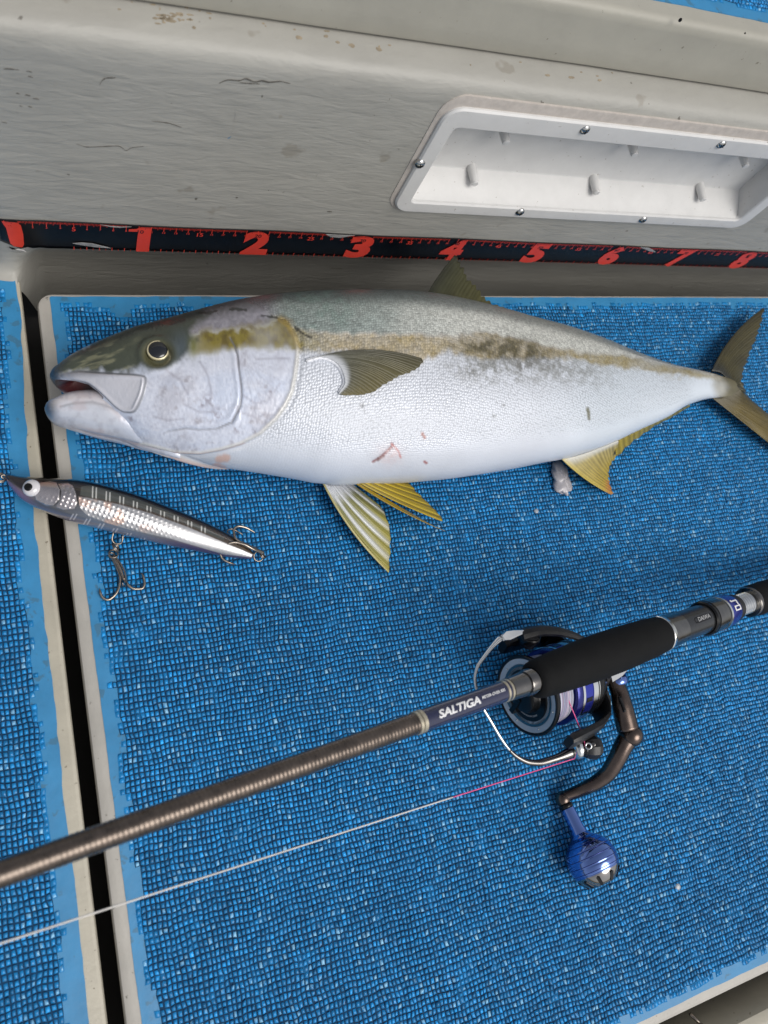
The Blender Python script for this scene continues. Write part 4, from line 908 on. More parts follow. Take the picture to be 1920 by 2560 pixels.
def paint_lure(q):
    x, y = q[:, 0], q[:, 1]; n1 = fbm(x / 30, y / 30, 3); n2 = fbm(x / 9, y / 9, 3); mix = lambda c, d, w: c * (1 - w[:, None]) + np.asarray(d) * w[:, None]
    ytl = pchip(*np.array(ltop, float).T, x); ybl = pchip(*np.array(lbot, float).T, x); v = np.clip((y - ytl) / np.maximum(ybl - ytl, 3), 0, 1)
    metal = np.zeros(len(q)); rough = np.full(len(q), .16)
    c = np.tile(lin(26, 22, 20), (len(q), 1))
    c = mix(c, lin(72, 60, 48), sstep(.02, .22, v) * sstep(180, 260, x))                   # brown back
    c = mix(c, lin(76, 78, 84), sstep(.50, .62, v)); c = mix(c, lin(98, 94, 108), sstep(.80, .95, v)); c = mix(c, lin(64, 56, 84), sstep(.66, .8, v) * sstep(380, 480, x))     # smoky violet belly
    c = mix(c, lin(96, 110, 128), sstep(.6, .75, v) * sstep(150, 260, x) * sstep(420, 330, x) * .6)
    c = mix(c, lin(34, 28, 34), sstep(110, 30, x) * sstep(.55, .2, v)); c = mix(c, lin(120, 96, 124), sstep(100, 40, x) * sstep(.45, .8, v))
    # scale net on the back
    u_ = x * .93 + y * .37; w_ = y * .93 - x * .37
    hexn = np.minimum(np.abs(((u_ / 11 + w_ / 7) % 1) - .5), np.abs(((u_ / 11 - w_ / 7) % 1) - .5))
    c = mix(c, lin(22, 18, 16), sstep(.14, .05, hexn) * sstep(.40, .28, v) * sstep(200, 240, x) * .85)
    wd = sstep(-1.5, 1.5, sdpoly(q, np.array(WINDOW)))
    c = mix(c, lin(70, 74, 70)[None] * (.75 + .5 * n1)[:, None], wd * .85)
    for k in range(9):                                                                   # bright ribs of the internal plate
        for d_ in (0, 9):
            bx = 232 + k * 34 + d_; by = 1217 + k * 12.2 + d_ * .3
            c = mix(c, lin(205, 205, 200), sstep(2.2, .7, dpoly(q, [(bx, by), (bx - 1, by + 30)])) * (wd + .2).clip(0, 1) * .85)
            bx2 = bx - 55; by2 = 1283 + k * 12
            if k < 8 : c = mix(c, lin(190, 192, 200), sstep(2.2, .7, dpoly(q, [(bx2 + 6, by2 + 3), (bx2 - 2, by2 + 16)])) * sstep(.6, .7, v) * .6)
    fo = sstep(-1.5, 1.5, sdpoly(q, np.array(FOIL)))
    foil = lin(176, 176, 178)[None] * (.82 + .3 * n2)[:, None]; foil = mix(foil, lin(214, 176, 156), sstep(.55, .7, n1) * sstep(420, 300, x) * .6)
    c = mix(c, foil, fo); metal = np.maximum(metal, fo * .85); rough = np.where(fo > .5, .38, rough)
    p1 = sstep(-1.5, 1.5, sdpoly(q, np.array(PLATE1))); p2 = sstep(-1.5, 1.5, sdpoly(q, np.array(PLATE2)))
    pl = mix(lin(176, 170, 172)[None] * (.8 + .4 * n1)[:, None], lin(208, 160, 136), sstep(1222, 1206, y) * .7)
    c = mix(c, pl, np.maximum(p1, p2)); metal = np.maximum(metal, np.maximum(p1, p2) * .85); rough = np.where(np.maximum(p1, p2) > .5, .24, rough)
    ed = np.maximum(sstep(2.2, .6, dpoly(q, PLATE1[2:6])), sstep(2.2, .6, dpoly(q, PLATE2[2:7])) * .6); c = mix(c, lin(30, 26, 28), ed * .9); metal *= 1 - ed
    r = np.zeros(len(q))
    dots = np.clip(1 - np.hypot(((u_ / 12.5) % 1) - .5, (((w_ + 4) / 11.5) % 1) - .5) * 2.6, 0, 1)
    r += .045 * dots * (fo * sstep(520, 300, x) + p2 + p1 * sstep(1235, 1245, y) * .6) * sstep(.2, .5, np.maximum(fo, np.maximum(p1, p2)))
    r += .03 * np.maximum(p1, p2) - .02 * ed
    return np.clip(c, 0, .95), r, rough, metal
lc, lr, lro, lme = paint_lure(lq)
LG2 = LG + shell_normals(LG) * lr.reshape(NXL, NTL)[..., None]
lure = thing('fishing_lure', 'minnow lure with silver foil sides and black back lying below the fish head', 'lure', (5, 18, 0))
LM = mat('lure_lacquer', (.5, .5, .5), .2, attr='Col', coat=1., coat_r=.04, rattr='Rough', mattr='Metal')
mk('body', (LG2.reshape(-1, 3), shellf(NXL, NTL)), LM, lure, col=lc, attrs={'Rough': lro, 'Metal': lme})
lup = (LG2[..., 2] > lzz[:, None] + .02).reshape(-1); LUV = LG2.reshape(-1, 3)[lup]; LUQ = proj(LUV)
def lurez(px, py):
    d = (LUQ[:, 0] - px) ** 2 + (LUQ[:, 1] - py) ** 2; k = np.argpartition(d, 6)[:6]; return float(LUV[k, 2].mean())
e0 = P(79, 1220, lurez(79, 1220) - .12); edir = np.array([-.25, .05, 1.]); edir /= np.linalg.norm(edir)
le = mk('eye', lathe([(-.2, .66), (.05, .66), (.2, .6), (.32, .45), (.38, .25), (.40, .001)], e0, edir, 32), mat('lure_eye', (.62, .60, .62), .12, coat=1, coat_r=.03), lure)
pc = P(71, 1218, e0[2] + .30)
o = mk('pupil', lathe([(-.1, .30), (.07, .30), (.10, .26), (.12, .001)], pc, edir, 24), M['black'], le); o.location = -Vector(lure.location)
# hooks and rings
Hk = lambda pts, r=.115, n=48: tube(curve([P(x, y, z) for x, y, z in pts], n), np.interp(np.linspace(0, 1, n), [0, .78, .9, .93, 1], [r, r, r * .9, r * 1.0, .012]), 8)
def ring3(c, r, nrm_, w=.06, turns=2):
    nrm_ = np.asarray(nrm_, float); nrm_ /= np.linalg.norm(nrm_); a = np.array([1., 0, 0]); a = a - nrm_ * (a @ nrm_); a /= np.linalg.norm(a); b_ = np.cross(nrm_, a)
    t = np.linspace(0, 2 * math.pi * turns, 36 * turns); return tube(np.array([c + r * (a * math.cos(k) + b_ * math.sin(k)) + nrm_ * w * 2 * (k / (2 * math.pi) - turns / 2) for k in t]), w, 8)
R6 = lambda x, y: (x * .422, 1140 + y * .422)
def hp(x, y, z): a, b_ = R6(x, y); return (a, b_, z)
mk('hook_hanger', tube(curve([P(*hp(672, 455, 1.1)), P(*hp(664, 495, .9)), P(*hp(680, 518, .8)), P(*hp(710, 520, .8)), P(*hp(724, 505, .9)), P(*hp(728, 470, 1.1))], 30), .07, 8), M['steel'], lure)
mk('split_ring', ring3(P(*hp(688, 540, .55)), .42, (.8, .2, .45), .055), M['steel'], lure)
mk('split_ring', ring3(P(*hp(672, 580, .42)), .34, (.1, .1, 1), .055), M['steel'], lure)
hk = MB(); hk.add(Hk([hp(672, 596, .4), hp(700, 650, .42), hp(735, 725, .42), hp(760, 765, .4), hp(800, 788, .36), hp(840, 786, .34), hp(857, 752, .36), hp(850, 715, .4), hp(836, 690, .42)]))
hk.add(Hk([hp(664, 600, .3), hp(692, 660, .3), hp(712, 715, .3), hp(706, 775, .28), hp(680, 825, .25), hp(640, 852, .22), hp(608, 838, .25), hp(592, 800, .3), hp(590, 782, .3)]))
hk.add(Hk([hp(680, 592, .5), hp(715, 640, .55), hp(742, 700, .6), hp(748, 750, .75), hp(738, 770, 1.1), hp(728, 765, 1.5), hp(726, 748, 1.65)], .07))
hk.add(tube(curve([P(*hp(668, 590, .4)), P(*hp(702, 650, .45)), P(*hp(738, 735, .45))], 16), [.12] * 4 + [.15] * 8 + [.13] * 4, 8))
hk.add(ring3(P(*hp(662, 588, .38)), .22, (.1, .1, 1), .06, 1))
mk('treble_hook', hk, M['steel'], lure)
mk('split_ring', ring3(P(*hp(1530, 595, 1.0)), .40, (.1, -.3, 1), .055), M['steel'], lure)
mk('split_ring', ring3(P(*hp(1556, 588, 1.1)), .30, (.7, .2, .6), .055), M['steel'], lure)
hk = MB(); hk.add(Hk([hp(1560, 572, 1.2), hp(1500, 548, 1.7), hp(1430, 515, 1.9), hp(1390, 478, 1.9), hp(1384, 440, 1.8), hp(1412, 416, 1.7), hp(1455, 424, 1.6), hp(1490, 442, 1.5), hp(1514, 457, 1.5)]))
hk.add(Hk([hp(1560, 580, 1.2), hp(1500, 552, 1.8), hp(1440, 522, 2.0), hp(1380, 512, 2.0), hp(1326, 532, 1.8), hp(1303, 572, 1.5), hp(1318, 608, 1.2), hp(1355, 630, .9), hp(1398, 643, .7)]))
hk.add(Hk([hp(1560, 570, 1.1), hp(1490, 535, 1.3), hp(1415, 500, 1.2), hp(1365, 476, 1.0), hp(1346, 448, .8), hp(1368, 432, .7), hp(1405, 446, .6), hp(1440, 467, .6)], .07))
hk.add(tube(curve([P(*hp(1562, 574, 1.2)), P(*hp(1500, 549, 1.75)), P(*hp(1440, 520, 1.95))], 16), .14, 8))
mk('treble_hook', hk, M['steel'], lure)
mk('line_tie_ring', ring3(P(*hp(-6, 128, 1.9)), .50, (.2, .5, .9), .06), M['steel'], lure)
mk('nose_eyelet', tube(curve([P(*hp(36, 115, 1.9)), P(*hp(15, 112, 1.95)), P(*hp(8, 124, 1.9)), P(*hp(20, 132, 1.85)), P(*hp(38, 128, 1.9))], 20), .06, 8), M['steel'], lure)

# ------------------------------------------------------------------ the rod
RA = P(0, 2186, 21.5); RB = P(1880, 1502, 7.5); ra = (RA - RB) / np.linalg.norm(RA - RB)
def rod_s(px, py):                              # position along the rod axis seen at a pixel
    s_ = np.linspace(-20, 90, 4000); q = proj(RB[None] + s_[:, None] * ra[None]); return s_[np.argmin(((q - [px, py]) ** 2).sum(1))]
rod = thing('fishing_rod', 'fishing rod with brown carbon blank and black foam grips above the deck', 'rod', (30, -2, 0))
def rl(name, prof, m_, n=48, parent=None, sharp=40): return mk(name, lathe(prof, RB, ra, n, (0, 0, 1)), m_, parent or rod, sharp=sharp)
sL = rod_s(1052, 1800); sR = rod_s(1256, 1726); sG0 = rod_s(1330, 1702); sG1 = rod_s(1648, 1585)
sH1 = rod_s(1690, 1570); sH2 = rod_s(1755, 1545); sC2 = rod_s(1790, 1535); sB2 = rod_s(1822, 1522); sT = rod_s(1872, 1506)
ss = np.arange(sL, 95, .07); rr_ = np.interp(ss, [sL, 60, 95], [.69, .635, .56]) + .011 * np.sin(ss * 2 * math.pi / .26) + .003 * np.sin(ss * 2 * math.pi / .9)
blank_m = mat('wound_carbon_blank', (.12, .095, .078), .30, .85, var=.4, vscale=140, coat=.3, coat_r=.2)
rl('blank', list(zip(ss, rr_)), blank_m, 40)
rl('label_section', [(sR - .3, .735), (sL + .0, .715), (sL + .1, .71)], M['navy'], 48)
rl('thread_band', [(sL - .02, .70), (sL - .02, .745), (sL + .22, .745), (sL + .26, .70)], M['gold'])
rl('thread_band', [(sL + .34, .70), (sL + .34, .75), (sL + .55, .75), (sL + .58, .70)], M['gold'])
rl('thread_band', [(sR - .10, .72), (sR - .08, .775), (sR + .10, .775), (sR + .12, .72)], M['gold'])
rl('thread_band', [(sR - .48, .72), (sR - .46, .775), (sR - .30, .775), (sR - .28, .72)], M['gold'])
rl('winding_check', [(sG0 - .6, .74), (sG0 - .6, .95), (sG0 + .72, .93), (sG0 + .8, .90), (sG0 + .82, .80), (sG0 + 1.0, .80), (sG0 + 1.05, .86), (sR - .52, .80), (sR - .5, .72)], M['gun'])
gl = sG0 - sG1
rl('fore_grip', [(sG1 - .02, 1.2), (sG1, 1.50), (sG1 + gl * .10, 1.62), (sG1 + gl * .35, 1.74), (sG1 + gl * .6, 1.72), (sG1 + gl * .82, 1.56), (sG0 - .7, 1.42), (sG0 - .3, 1.34), (sG0 - .08, 1.18), (sG0, .98), (sG0 - .15, .80)], M['eva'], 64)
rl('grip_ring', [(sG1 - .35, 1.2), (sG1 - .35, 1.5), (sG1 - .02, 1.55), (sG1 + .05, 1.5), (sG1 + .06, 1.2)], M['silver'], 64)
rl('front_hood', [(sH1, 1.1), (sH1, 1.38), (sG1 - .36, 1.46), (sG1 - .34, 1.2)], M['gun'], 64)
rl('reel_seat', [(sH2 - .3, 1.0), (sH2, 1.30), (sH1 + .1, 1.30), (sH1 + .2, 1.0)], M['carbon'], 64)
rl('seat_lip', [(sH2 - .45, 1.1), (sH2 - .45, 1.52), (sH2 - .1, 1.54), (sH2 + .05, 1.42), (sH2 + .06, 1.1)], M['black'], 64)
rl('lock_collar', [(sC2, 1.1), (sC2, 1.50), (sH2 - .95, 1.56), (sH2 - .46, 1.56), (sH2 - .44, 1.1)], M['gun'], 64)
rl('collar_ring', [(sC2 - .3, 1.1), (sC2 - .28, 1.56), (sC2 - .02, 1.57), (sC2 + .02, 1.1)], M['silver'], 64)
rl('blue_collar', [(sB2, 1.0), (sB2, 1.30), (sB2 + .4, 1.44), (sC2 - .32, 1.54), (sC2 - .30, 1.0)], M['royal'], 64)
rl('knurled_ring', [(sB2 - 1.0, .9), (sB2 - 1.0, 1.12), (sB2 - .9, 1.18)] + [(sB2 - .85 + k * .1, 1.20 + .03 * (k % 2)) for k in range(8)] + [(sB2 - .02, 1.26), (sB2 + .01, 1.0)], M['blackm'], 64)
th_ = []
for k in range(28): th_.append((sT + .55 - .28 + (sB2 - .99 - sT) * k / 27, .98 + .05 * (1 if (k // 2) % 2 else -1)))
rl('threaded_barrel', th_, M['silver'], 48, sharp=30)
rl('butt_ring', [(sT - .3, 1.0), (sT - .28, 1.40), (sT + .05, 1.46), (sT + .22, 1.38), (sT + .24, 1.0)], M['gun'], 64)
rl('rear_grip', [(-34, .3), (-33.6, 1.3), (-32, 1.45), (-20, 1.38), (sT - 4, 1.46), (sT - 1, 1.52), (sT - .25, 1.44), (sT - .1, 1.2)], M['eva'], 64)
rl('guide_foot', [(88, .60), (88.1, .7), (91, .68), (91.1, .6)], M['black'], 32)

def on_rod(v, s0, R_, off=0.):                  # wrap flat print round the rod, reading from the tip to the butt
    c0_ = RB + ra * s0; nn = CAMP - c0_; nn = nn - ra * (nn @ ra); nn /= np.linalg.norm(nn); up = np.cross(nn, -ra)
    return np.array([c0_ - ra * p[0] + R_ * (math.cos((p[1] + off) / R_) * nn + math.sin((p[1] + off) / R_) * up) for p in v])
sm0 = rod_s(1131, 1770); v, f = text_vf('SALTIGA', .70, .026, .25, 1.0, cut=.06)
wid = (rod_s(1080, 1788) - rod_s(1184, 1750)); v[:, 0] *= wid / (v[:, 0].max() - v[:, 0].min())
mk('lettering', (on_rod(v, sm0, .752, -.02), f), M['white'], rod, smooth=False)
v, f = text_vf('METER-OVER 83S', .27, .006, .2, 1.0, cut=.06); wid = (rod_s(1188, 1749) - rod_s(1246, 1729)); v[:, 0] *= wid / (v[:, 0].max() - v[:, 0].min())
mk('lettering', (on_rod(v, rod_s(1217, 1739), .758, .06), f), M['white'], rod, smooth=False)
pl_ = rrect(-1.25, 1.25, -.28, .28, .25, 5)
mk('name_plate', (on_rod(pl_, (sH1 + sH2) / 2 - .25, 1.315, .05), [tuple(range(len(pl_)))]), M['black'], rod, smooth=False)
v, f = text_vf('DAIWA', .52, .008, .2, 1.05, cut=.1); mk('lettering', (on_rod(v, (sH1 + sH2) / 2 - .35, 1.335, .05), f), M['grey'], rod, smooth=False)
# angular emblem on the blue collar
em = MB()
for pts in ([(-.52, .60), (-.30, .60), (-.30, .52), (.42, .52), (.42, .38), (-.52, .38)], [(.24, .38), (.42, .38), (.42, .0), (.24, .0)], [(-.42, -.02), (.5, -.02), (.5, -.14), (-.42, -.14)], [(-.42, -.14), (-.24, -.14), (-.24, -.5), (-.42, -.5)], [(-.24, -.38), (.5, -.38), (.5, -.5), (-.24, -.5)], [(.34, -.14), (.5, -.14), (.5, -.38), (.34, -.38)]):
    em.add((on_rod(np.array(pts), (sB2 + sC2) / 2 - .05, 1.56, .12), [tuple(range(len(pts)))]))
mk('emblem', em, M['white'], rod, smooth=False)

# ------------------------------------------------------------------ the reel
SP = np.array([35.89, -2.88, 4.86]); ft = RB + ra * ((SP - RB) @ ra); dn = SP - ft; DIST = np.linalg.norm(dn); dn /= DIST; sdv = np.cross(ra, dn)
RR = lambda a_, d_, s_: SP + ra * a_ + dn * d_ + sdv * s_
reel = thing('spinning_reel', 'black and blue spinning reel under the rod grip with ball handle knob', 'reel', (40, -4, 0))
def sl(name, prof, m_, n=72, parent=None, sharp=35):
    o = mk(name, lathe(prof, SP, ra, n, -dn), m_, reel, sharp=sharp)
    if parent: o.parent = parent
    return o
def as_sub(o, par): o.parent = par; return o
spool = sl('spool', [(-4.28, 2.4), (-4.28, 3.0), (-2.81, 3.05), (-2.74, 2.5), (-2.53, 2.45), (-.55, 2.45), (-.5, 3.15), (-.38, 3.36), (-.15, 3.46), (.05, 3.45), (.14, 3.36), (.1, 3.22), (-.05, 3.1), (-.25, 2.5), (-.3, 1.0)], M['black'], 96)
sl('spool_plate', [(-.06, 3.12), (-.045, 3.12), (.055, 3.16), (.02, 2.95), (-.02, 2.72), (-.05, 2.62), (-.2, 2.5)], M['greyblue'], 96, spool)
sl('chamfer_ring', [(-.06, 2.64), (.0, 2.66), (.0, 2.60), (-.10, 2.36), (-.16, 2.34), (-.2, 2.3)], M['gun'], 96, spool)
sl('drag_knob', [(-.3, 2.25), (-.02, 2.22), (.02, 2.12), (-.05, 1.95), (-.04, 1.5), (.1, 1.42), (.55, 1.3), (.66, 1.15), (.68, .5), (.66, .001)], M['black'], 72, spool)
kw = MB()
for ang in (0.3, 0.3 + math.pi):
    d_, s_ = math.cos(ang), math.sin(ang)
    pts = [RR(a_, d_ * r_ - s_ * w_, s_ * r_ + d_ * w_) for a_ in (.0, .78) for (r_, w_) in ((.3, -.16), (2.0, -.24), (2.0, .24), (.3, .16))]
    kw.add((np.array(pts), [(3, 2, 1, 0), (4, 5, 6, 7), (0, 1, 5, 4), (1, 2, 6, 5), (2, 3, 7, 6), (3, 0, 4, 7)]))
o = mk('knob_wing', kw, M['black'], reel, smooth=False); o.parent = spool
v, f = text_vf('ATD  MAGNESIUM DRIVE', .2, .003)
o = mk('lettering', (np.array([RR(-.03, 1.78 * math.cos(p[0] / 1.6 + .9) - 0 * p[1] + p[1] * math.cos(p[0] / 1.6 + .9) * -1, 1.78 * math.sin(p[0] / 1.6 + .9) - p[1] * math.sin(p[0] / 1.6 + .9)) for p in v]), f), M['grey'], reel, smooth=False); o.parent = spool
for k in range(7):
    an = k * 2 * math.pi / 7 + .5
    o = mk('rivet', sphere(RR(.01, 2.86 * math.cos(an), 2.86 * math.sin(an)), .09, 10, 6, ra), M['silver'], reel); o.parent = spool
# line wound on the spool: fine turns in two colours
nl = 70; al = np.linspace(-2.57, -.5, nl); lv = []
th2 = np.linspace(0, 2 * np.pi, 96, endpoint=False)
prf = [(a_, 2.93 + .05 * math.sin((a_ + 2) * 2.1) + .025 * (k % 2)) for k, a_ in enumerate(al)]
v, f = lathe([(-2.586, 2.4)] + prf + [(-.49, 2.4)], SP, ra, 96, -dn)
cc = np.zeros((nl + 2, 96, 3))
for k in range(nl + 2):
    base = [lin(186, 186, 196), lin(96, 110, 160), lin(206, 200, 204), lin(150, 120, 150), lin(120, 128, 150)][int(fbm(np.array([k * .55]), np.array([2.]))[0] * 9) % 5]
    cc[k] = base * (.75 + .5 * rng.random())
o = mk('wound_line', (v, f), M['braid'], reel, col=cc.reshape(-1, 3)); o.parent = spool
sl('spool_flange', [(-2.67, 2.4), (-2.67, 3.28), (-2.88, 3.36), (-3.3, 3.36), (-3.37, 3.0)], M['royald'], 96, spool)
skirt = sl('skirt', [(-3.3, 3.0), (-3.328, 3.34), (-5.05, 3.36), (-5.19, 3.0)], M['royal'], 96)
sl('skirt_band', [(-3.244, 3.2), (-3.244, 3.41), (-3.496, 3.42), (-3.524, 3.2)], M['silver'], 96, skirt)
sl('skirt_band', [(-4.588, 3.2), (-4.588, 3.41), (-5.204, 3.41), (-5.26, 3.36), (-5.26, 3.0)], M['silver'], 96, skirt)
sl('skirt_band', [(-5.372, 3.0), (-5.372, 3.38), (-5.47, 3.38), (-5.498, 3.0)], M['silver'], 96, skirt)
for k in range(14):                              # slots in the skirt
    an = k * 2 * math.pi / 14 + .12; pts = []
    for r_ in (3.2, 3.385):
        for a_, w_ in ((-3.692, -.13), (-3.776, .0), (-3.692, .13), (-4.504, .13), (-4.42, 0), (-4.504, -.13)):
            b_ = an + w_ / 3.36 * 1.5; pts.append(RR(a_, r_ * math.cos(b_), r_ * math.sin(b_)))
    pts = np.array(pts); o = mk('slot', loops([pts[:6], pts[6:]]), M['black'], reel, smooth=False); o.parent = skirt
rotor = sl('rotor', [(-5.35, 1.0), (-5.35, 3.2), (-5.5, 3.42), (-5.9, 3.45), (-6.8, 3.1), (-7.6, 2.5), (-7.8, 1.0)], M['black'], 72)
PH = 1.80
E1 = lambda r_, a_, w_=0.: RR(a_, r_ * math.cos(PH) - w_ * math.sin(PH), r_ * math.sin(PH) + w_ * math.cos(PH))
def arm(sgn, prof, m_, name):                    # prof: (alpha, radius, half width, half thickness)
    rings = []
    for a_, r_, hw, ht, da in prof:
        ring = []
        for (u_, t_) in ((-1, -.6), (-.7, -1), (.7, -1), (1, -.6), (1, .5), (.72, 1), (-.72, 1), (-1, .5)):
            # thickness runs radially at the shank and along the axis at the root
            ring.append(E1(sgn * (r_ + t_ * ht * math.cos(da)), a_ + t_ * ht * math.sin(da), u_ * hw))
        rings.append(np.array(ring))
    return mk(name, loops(rings), m_, reel, sharp=30)
pa = [(-7.0, 2.2, 1.5, .4, 1.2), (-6.7, 3.4, 1.35, .38, 1.0), (-6.0, 4.35, 1.2, .38, .7), (-4.8, 4.75, 1.0, .34, .25), (-2.9, 4.85, .95, .36, .0), (-2.0, 4.85, .95, .40, 0), (-1.3, 4.85, .85, .42, 0), (-.9, 4.85, .6, .36, 0)]
arm(1, pa, M['blackm'], 'rotor_arm'); arm(-1, pa, M['black'], 'rotor_arm')
# line roller on one arm
rc = P(1476, 1868, 5.1)
rax = P(1428, 1873, 4.9) - rc; rax /= np.linalg.norm(rax)
rbk = mk('roller_bracket', lathe([(-1.0, .001), (-.95, .5), (-.8, .8), (-.4, 1.0), (.0, 1.02), (.35, .95), (.6, .8)], rc, rax, 9), M['blackm'], reel, sharp=20)
o = mk('bracket_screw', ringmesh([(.0, .30), (.10, .30), (.10, .17), (.0, .17)], P(1471, 1865, 6.0), CAMP - rc, 24), M['silver'], reel); o.parent = rbk
o = mk('bracket_screw', lathe([(-.05, .2), (.05, .2), (.06, .1), (.03, .001)], P(1483, 1861, 6.0), CAMP - rc, 20), M['gun'], reel); o.parent = rbk
o = mk('line_roller', lathe([(.5, .5), (.55, .82), (.8, .7), (.95, .62), (1.1, .7), (1.2, .80), (1.22, .3)], rc, rax, 40), M['black'], reel); o.parent = rbk
bc = mk('bail_cap', lathe([(1.12, .3), (1.14, .90), (1.42, .94), (1.55, .86), (1.75, .6), (1.85, .2)], rc, rax, 40), M['silver'], reel, sharp=30)
# bail arm: tapering from the cap, then the polished wire to the other side
b0 = rc + rax * 1.55
bz = [(1428, 1880, 4.9), (1395, 1894, 4.9), (1360, 1905, 4.8), (1325, 1906, 4.9), (1290, 1890, 5.1), (1262, 1860, 5.5), (1228, 1805, 6.0), (1203, 1760, 6.3), (1190, 1720, 6.5), (1187, 1700, 6.5), (1192, 1670, 6.4), (1210, 1642, 6.2), (1232, 1614, 6.0), (1250, 1596, 5.9)]
bp_ = curve([P(*q) for q in bz], 80)
mk('bail_arm', tube(bp_[:30], np.interp(np.arange(30), [0, 6, 20, 29], [.5, .34, .24, .14]), 14), M['gun'], reel)
mk('bail_wire', tube(bp_[26:], np.interp(np.arange(54), [0, 34, 48, 53], [.135, .135, .2, .32]), 12), M['silver'], reel)
# lever cover on the far arm
cv_px = [(1251, 1589), (1262, 1577), (1285, 1574), (1318, 1573), (1324, 1580), (1300, 1590), (1275, 1602), (1258, 1603)]
top = np.array([P(x, y, 6.25) for x, y in cv_px]); cen = top.mean(0)
mk('bail_lever_cover', loops([np.array([P(x, y, 5.3) for x, y in cv_px]), np.array([P(x, y, 6.1) for x, y in cv_px]), cen + (top - cen) * .82]), M['silver'], reel, sharp=40)
mk('bail_pivot', lathe([(-.9, .5), (-.7, .85), (.2, .9), (.45, .8), (.55, .5), (.56, .01)], P(1325, 1592, 5.4), (.1, .5, 1), 32), M['black'], reel)
arc = curve([P(*q) for q in ((1305, 1588, 5.9), (1345, 1578, 6.2), (1385, 1578, 6.2), (1425, 1586, 6.0), (1460, 1600, 5.6))], 30)
mk('bail_spring_cover', tube(arc, np.interp(np.arange(30), [0, 8, 20, 29], [.55, .48, .38, .3]), 8, flat=.8), M['blackm'], reel, smooth=False)
# body, stem and foot
bodyp = [(-7.3, 0, 2.4, 2.3), (-7.8, .0, 2.9, 2.2), (-8.4, .2, 3.0, 2.0), (-9.6, .4, 2.5, 1.7), (-10.4, .6, 1.6, 1.1), (-10.6, .7, .5, .4)]
rings = []
for a_, d_, hd_, hs_ in bodyp:
    rings.append(np.array([RR(a_, d_ + hd_ * math.cos(k) , hs_ * math.sin(k)) for k in np.linspace(0, 2 * math.pi, 28, endpoint=False)]))
mk('gear_housing', loops(rings), M['blackm'], reel, sharp=40)
rings = []
seat_a = ((RB + ra * ((sH1 + sH2) / 2)) - SP) @ ra
for d_, a_, ha, hs_ in ((-1.5, -7.8, 1.4, .9), (-3.5, -8.0, .95, .6), (-5.5, (-8.0 + seat_a) / 2, .8, .5), (-DIST + 1.45, seat_a, 1.0, .6), (-DIST + 1.25, seat_a, 2.6, .7), (-DIST + 1.0, seat_a, 2.8, .6)):
    rings.append(np.array([RR(a_ + ha * math.cos(k), d_, hs_ * math.sin(k)) for k in np.linspace(0, 2 * math.pi, 24, endpoint=False)]))
mk('stem_and_foot', loops(rings), M['black'], reel, sharp=40)
# silver side plate peeping out under the grip
mk('side_plate', loops([np.array([P(x, y, z_) for x, y in ((1528, 1690), (1566, 1669), (1568, 1676), (1556, 1690), (1532, 1705))]) for z_ in (5.8, 6.5)]), M['silver'], reel, sharp=30)
mk('handle_boss', lathe([(-1.2, .9), (-.2, .95), (.0, .9), (.1, .6)], P(1545, 1712, 5.0), P(1560, 1770, 5.0) - P(1545, 1712, 5.0), 32), M['sky'], reel)
# handle: folding shank, joint, curved arm
sh = curve([P(1528, 1688, 5.1), P(1548, 1730, 5.2), P(1556, 1765, 5.3), P(1570, 1825, 5.2)], 24)
shank = mk('handle_shank', tube(sh, np.interp(np.linspace(0, 1, 24), [0, .2, .6, 1], [.6, .74, .95, 1.02]), 20, flat=.86), M['bronze'], reel)
sl_ = curve([P(1548, 1742, 6.02), P(1556, 1762, 6.05), P(1562, 1780, 6.1)], 10)
o = mk('fold_slot', tube(sl_, .15, 10), M['black'], reel); o.parent = shank
jt = P(1577, 1838, 5.15)
mk('handle_joint', sphere(jt, 1.06, 28, 18, (0, 1, .2), .95), M['bronze'], reel)
ha = curve([jt, P(1560, 1862, 4.8), P(1541, 1900, 4.1), P(1515, 1938, 3.2), P(1480, 1962, 2.4), P(1445, 1978, 1.6), P(1410, 1992, 1.05)], 60)
mk('handle_arm', tube(ha, np.interp(np.linspace(0, 1, 60), [0, .12, .4, .7, 1], [.92, .84, .76, .62, .50]), 18, flat=.92), M['bronze'], reel)
ke = P(1407, 1998, .95)
mk('arm_end', sphere(ke, .66, 24, 16, (0, 1, 0), 1.05), M['bronze'], reel)
kb_ = P(1481, 2151, 2.3); kd = kb_ - ke; kl = np.linalg.norm(kd); kd /= kl
KR = 2.2
mk('knob_seal', lathe([(.45, .55), (.5, .60), (.75, .60), (.8, .55)], ke, kd, 32), M['black'], reel)
ks = kl - KR
knob = mk('knob', lathe([(.8, .48), (.85, .60), (1.2, .62), (ks - .6, .64), (ks - .1, .72), (ks + .12, .9)] + [(kl - KR * math.cos(t), KR * math.sin(t) * (1 - .012 * (abs(((t - .55) / .28) % 1 - .5) > .42))) for t in np.linspace(.44, 2.0, 64)] + [(kl + KR * .42, 1.9), (kl + KR * .42, .1)], ke, kd, 64), M['sky'], reel, sharp=30)
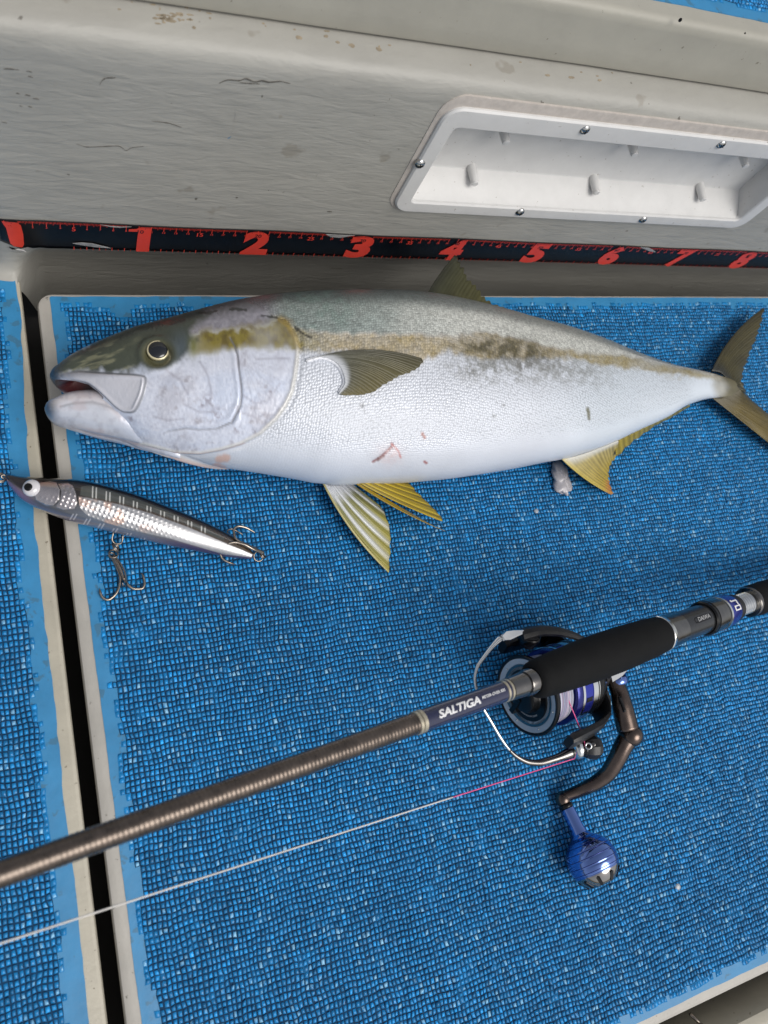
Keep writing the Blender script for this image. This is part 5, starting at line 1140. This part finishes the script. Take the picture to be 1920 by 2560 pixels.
o = mk('knob_cap', lathe([(kl + KR * .40, 1.8), (kl + KR * .415, KR * .905)] + [(kl - KR * math.cos(t), KR * math.sin(t)) for t in np.linspace(2.02, 2.55, 16)] + [(kl + KR * .86, 1.1), (kl + KR * .86, .01)], ke, kd, 64), mat('smoked_chrome', (.34, .32, .30), .08, 1.), reel, sharp=30); o.parent = knob
U_ = np.cross(kd, [0, 0, 1.]); U_ /= np.linalg.norm(U_); V_ = np.cross(U_, kd)
for k in range(9):
    an = k * 2 * math.pi / 9 + .25; e_ = U_ * math.cos(an) + V_ * math.sin(an); tg = np.cross(kd, e_); pts = []
    for rad in (.9, 1.034):
        for t_, w_ in ((2.14, -.16), (2.08, 0), (2.14, .16), (2.50, .14), (2.55, 0), (2.50, -.14)):
            pts.append(ke + kd * (kl - KR * rad * math.cos(t_)) + e_ * KR * rad * math.sin(t_) + tg * w_)
    pts = np.array(pts); o = mk('cap_slot', loops([pts[:6], pts[6:]]), M['black'], reel, smooth=False); o.parent = knob
for k, t_ in enumerate(np.linspace(.62, 1.86, 6)):
    o = mk('knob_groove', ringmesh([(kl - KR * 1.003 * math.cos(t_ + d_), KR * 1.003 * math.sin(t_ + d_)) for d_ in (-.012, .012)] + [(kl - KR * .98 * math.cos(t_ + d_), KR * .98 * math.sin(t_ + d_)) for d_ in (.012, -.012)], ke, kd, 64), M['royald'], reel); o.parent = knob

# ------------------------------------------------------------------ the line
line = thing('fishing_line', 'thin pink and white braided line running from the reel roller across the deck', 'fishing line', (20, -6, 4))
l0 = P(1412, 1728, 7.3); l1 = P(1457, 1838, 6.1)
mk('spool_run', tube(np.array([l0, (l0 + l1) / 2, l1]), .045, 6), M['pink'], line)
q0 = P(1450, 1892, 4.7); q2 = P(-40, 2372, 17.5)
pts = np.array([q0 + (q2 - q0) * t for t in np.linspace(0, 1, 60)]); pts[:, 2] -= .25 * np.sin(np.linspace(0, np.pi, 60))
sp_ = 19
mk('pink_run', tube(pts[:sp_ + 1], .045, 6), M['pink'], line); mk('white_run', tube(pts[sp_:], .052, 6), M['wline'], line)
mk('roller_run', tube(curve([l1, P(1462, 1868, 5.6), q0], 10), .045, 6), M['pink'], line)
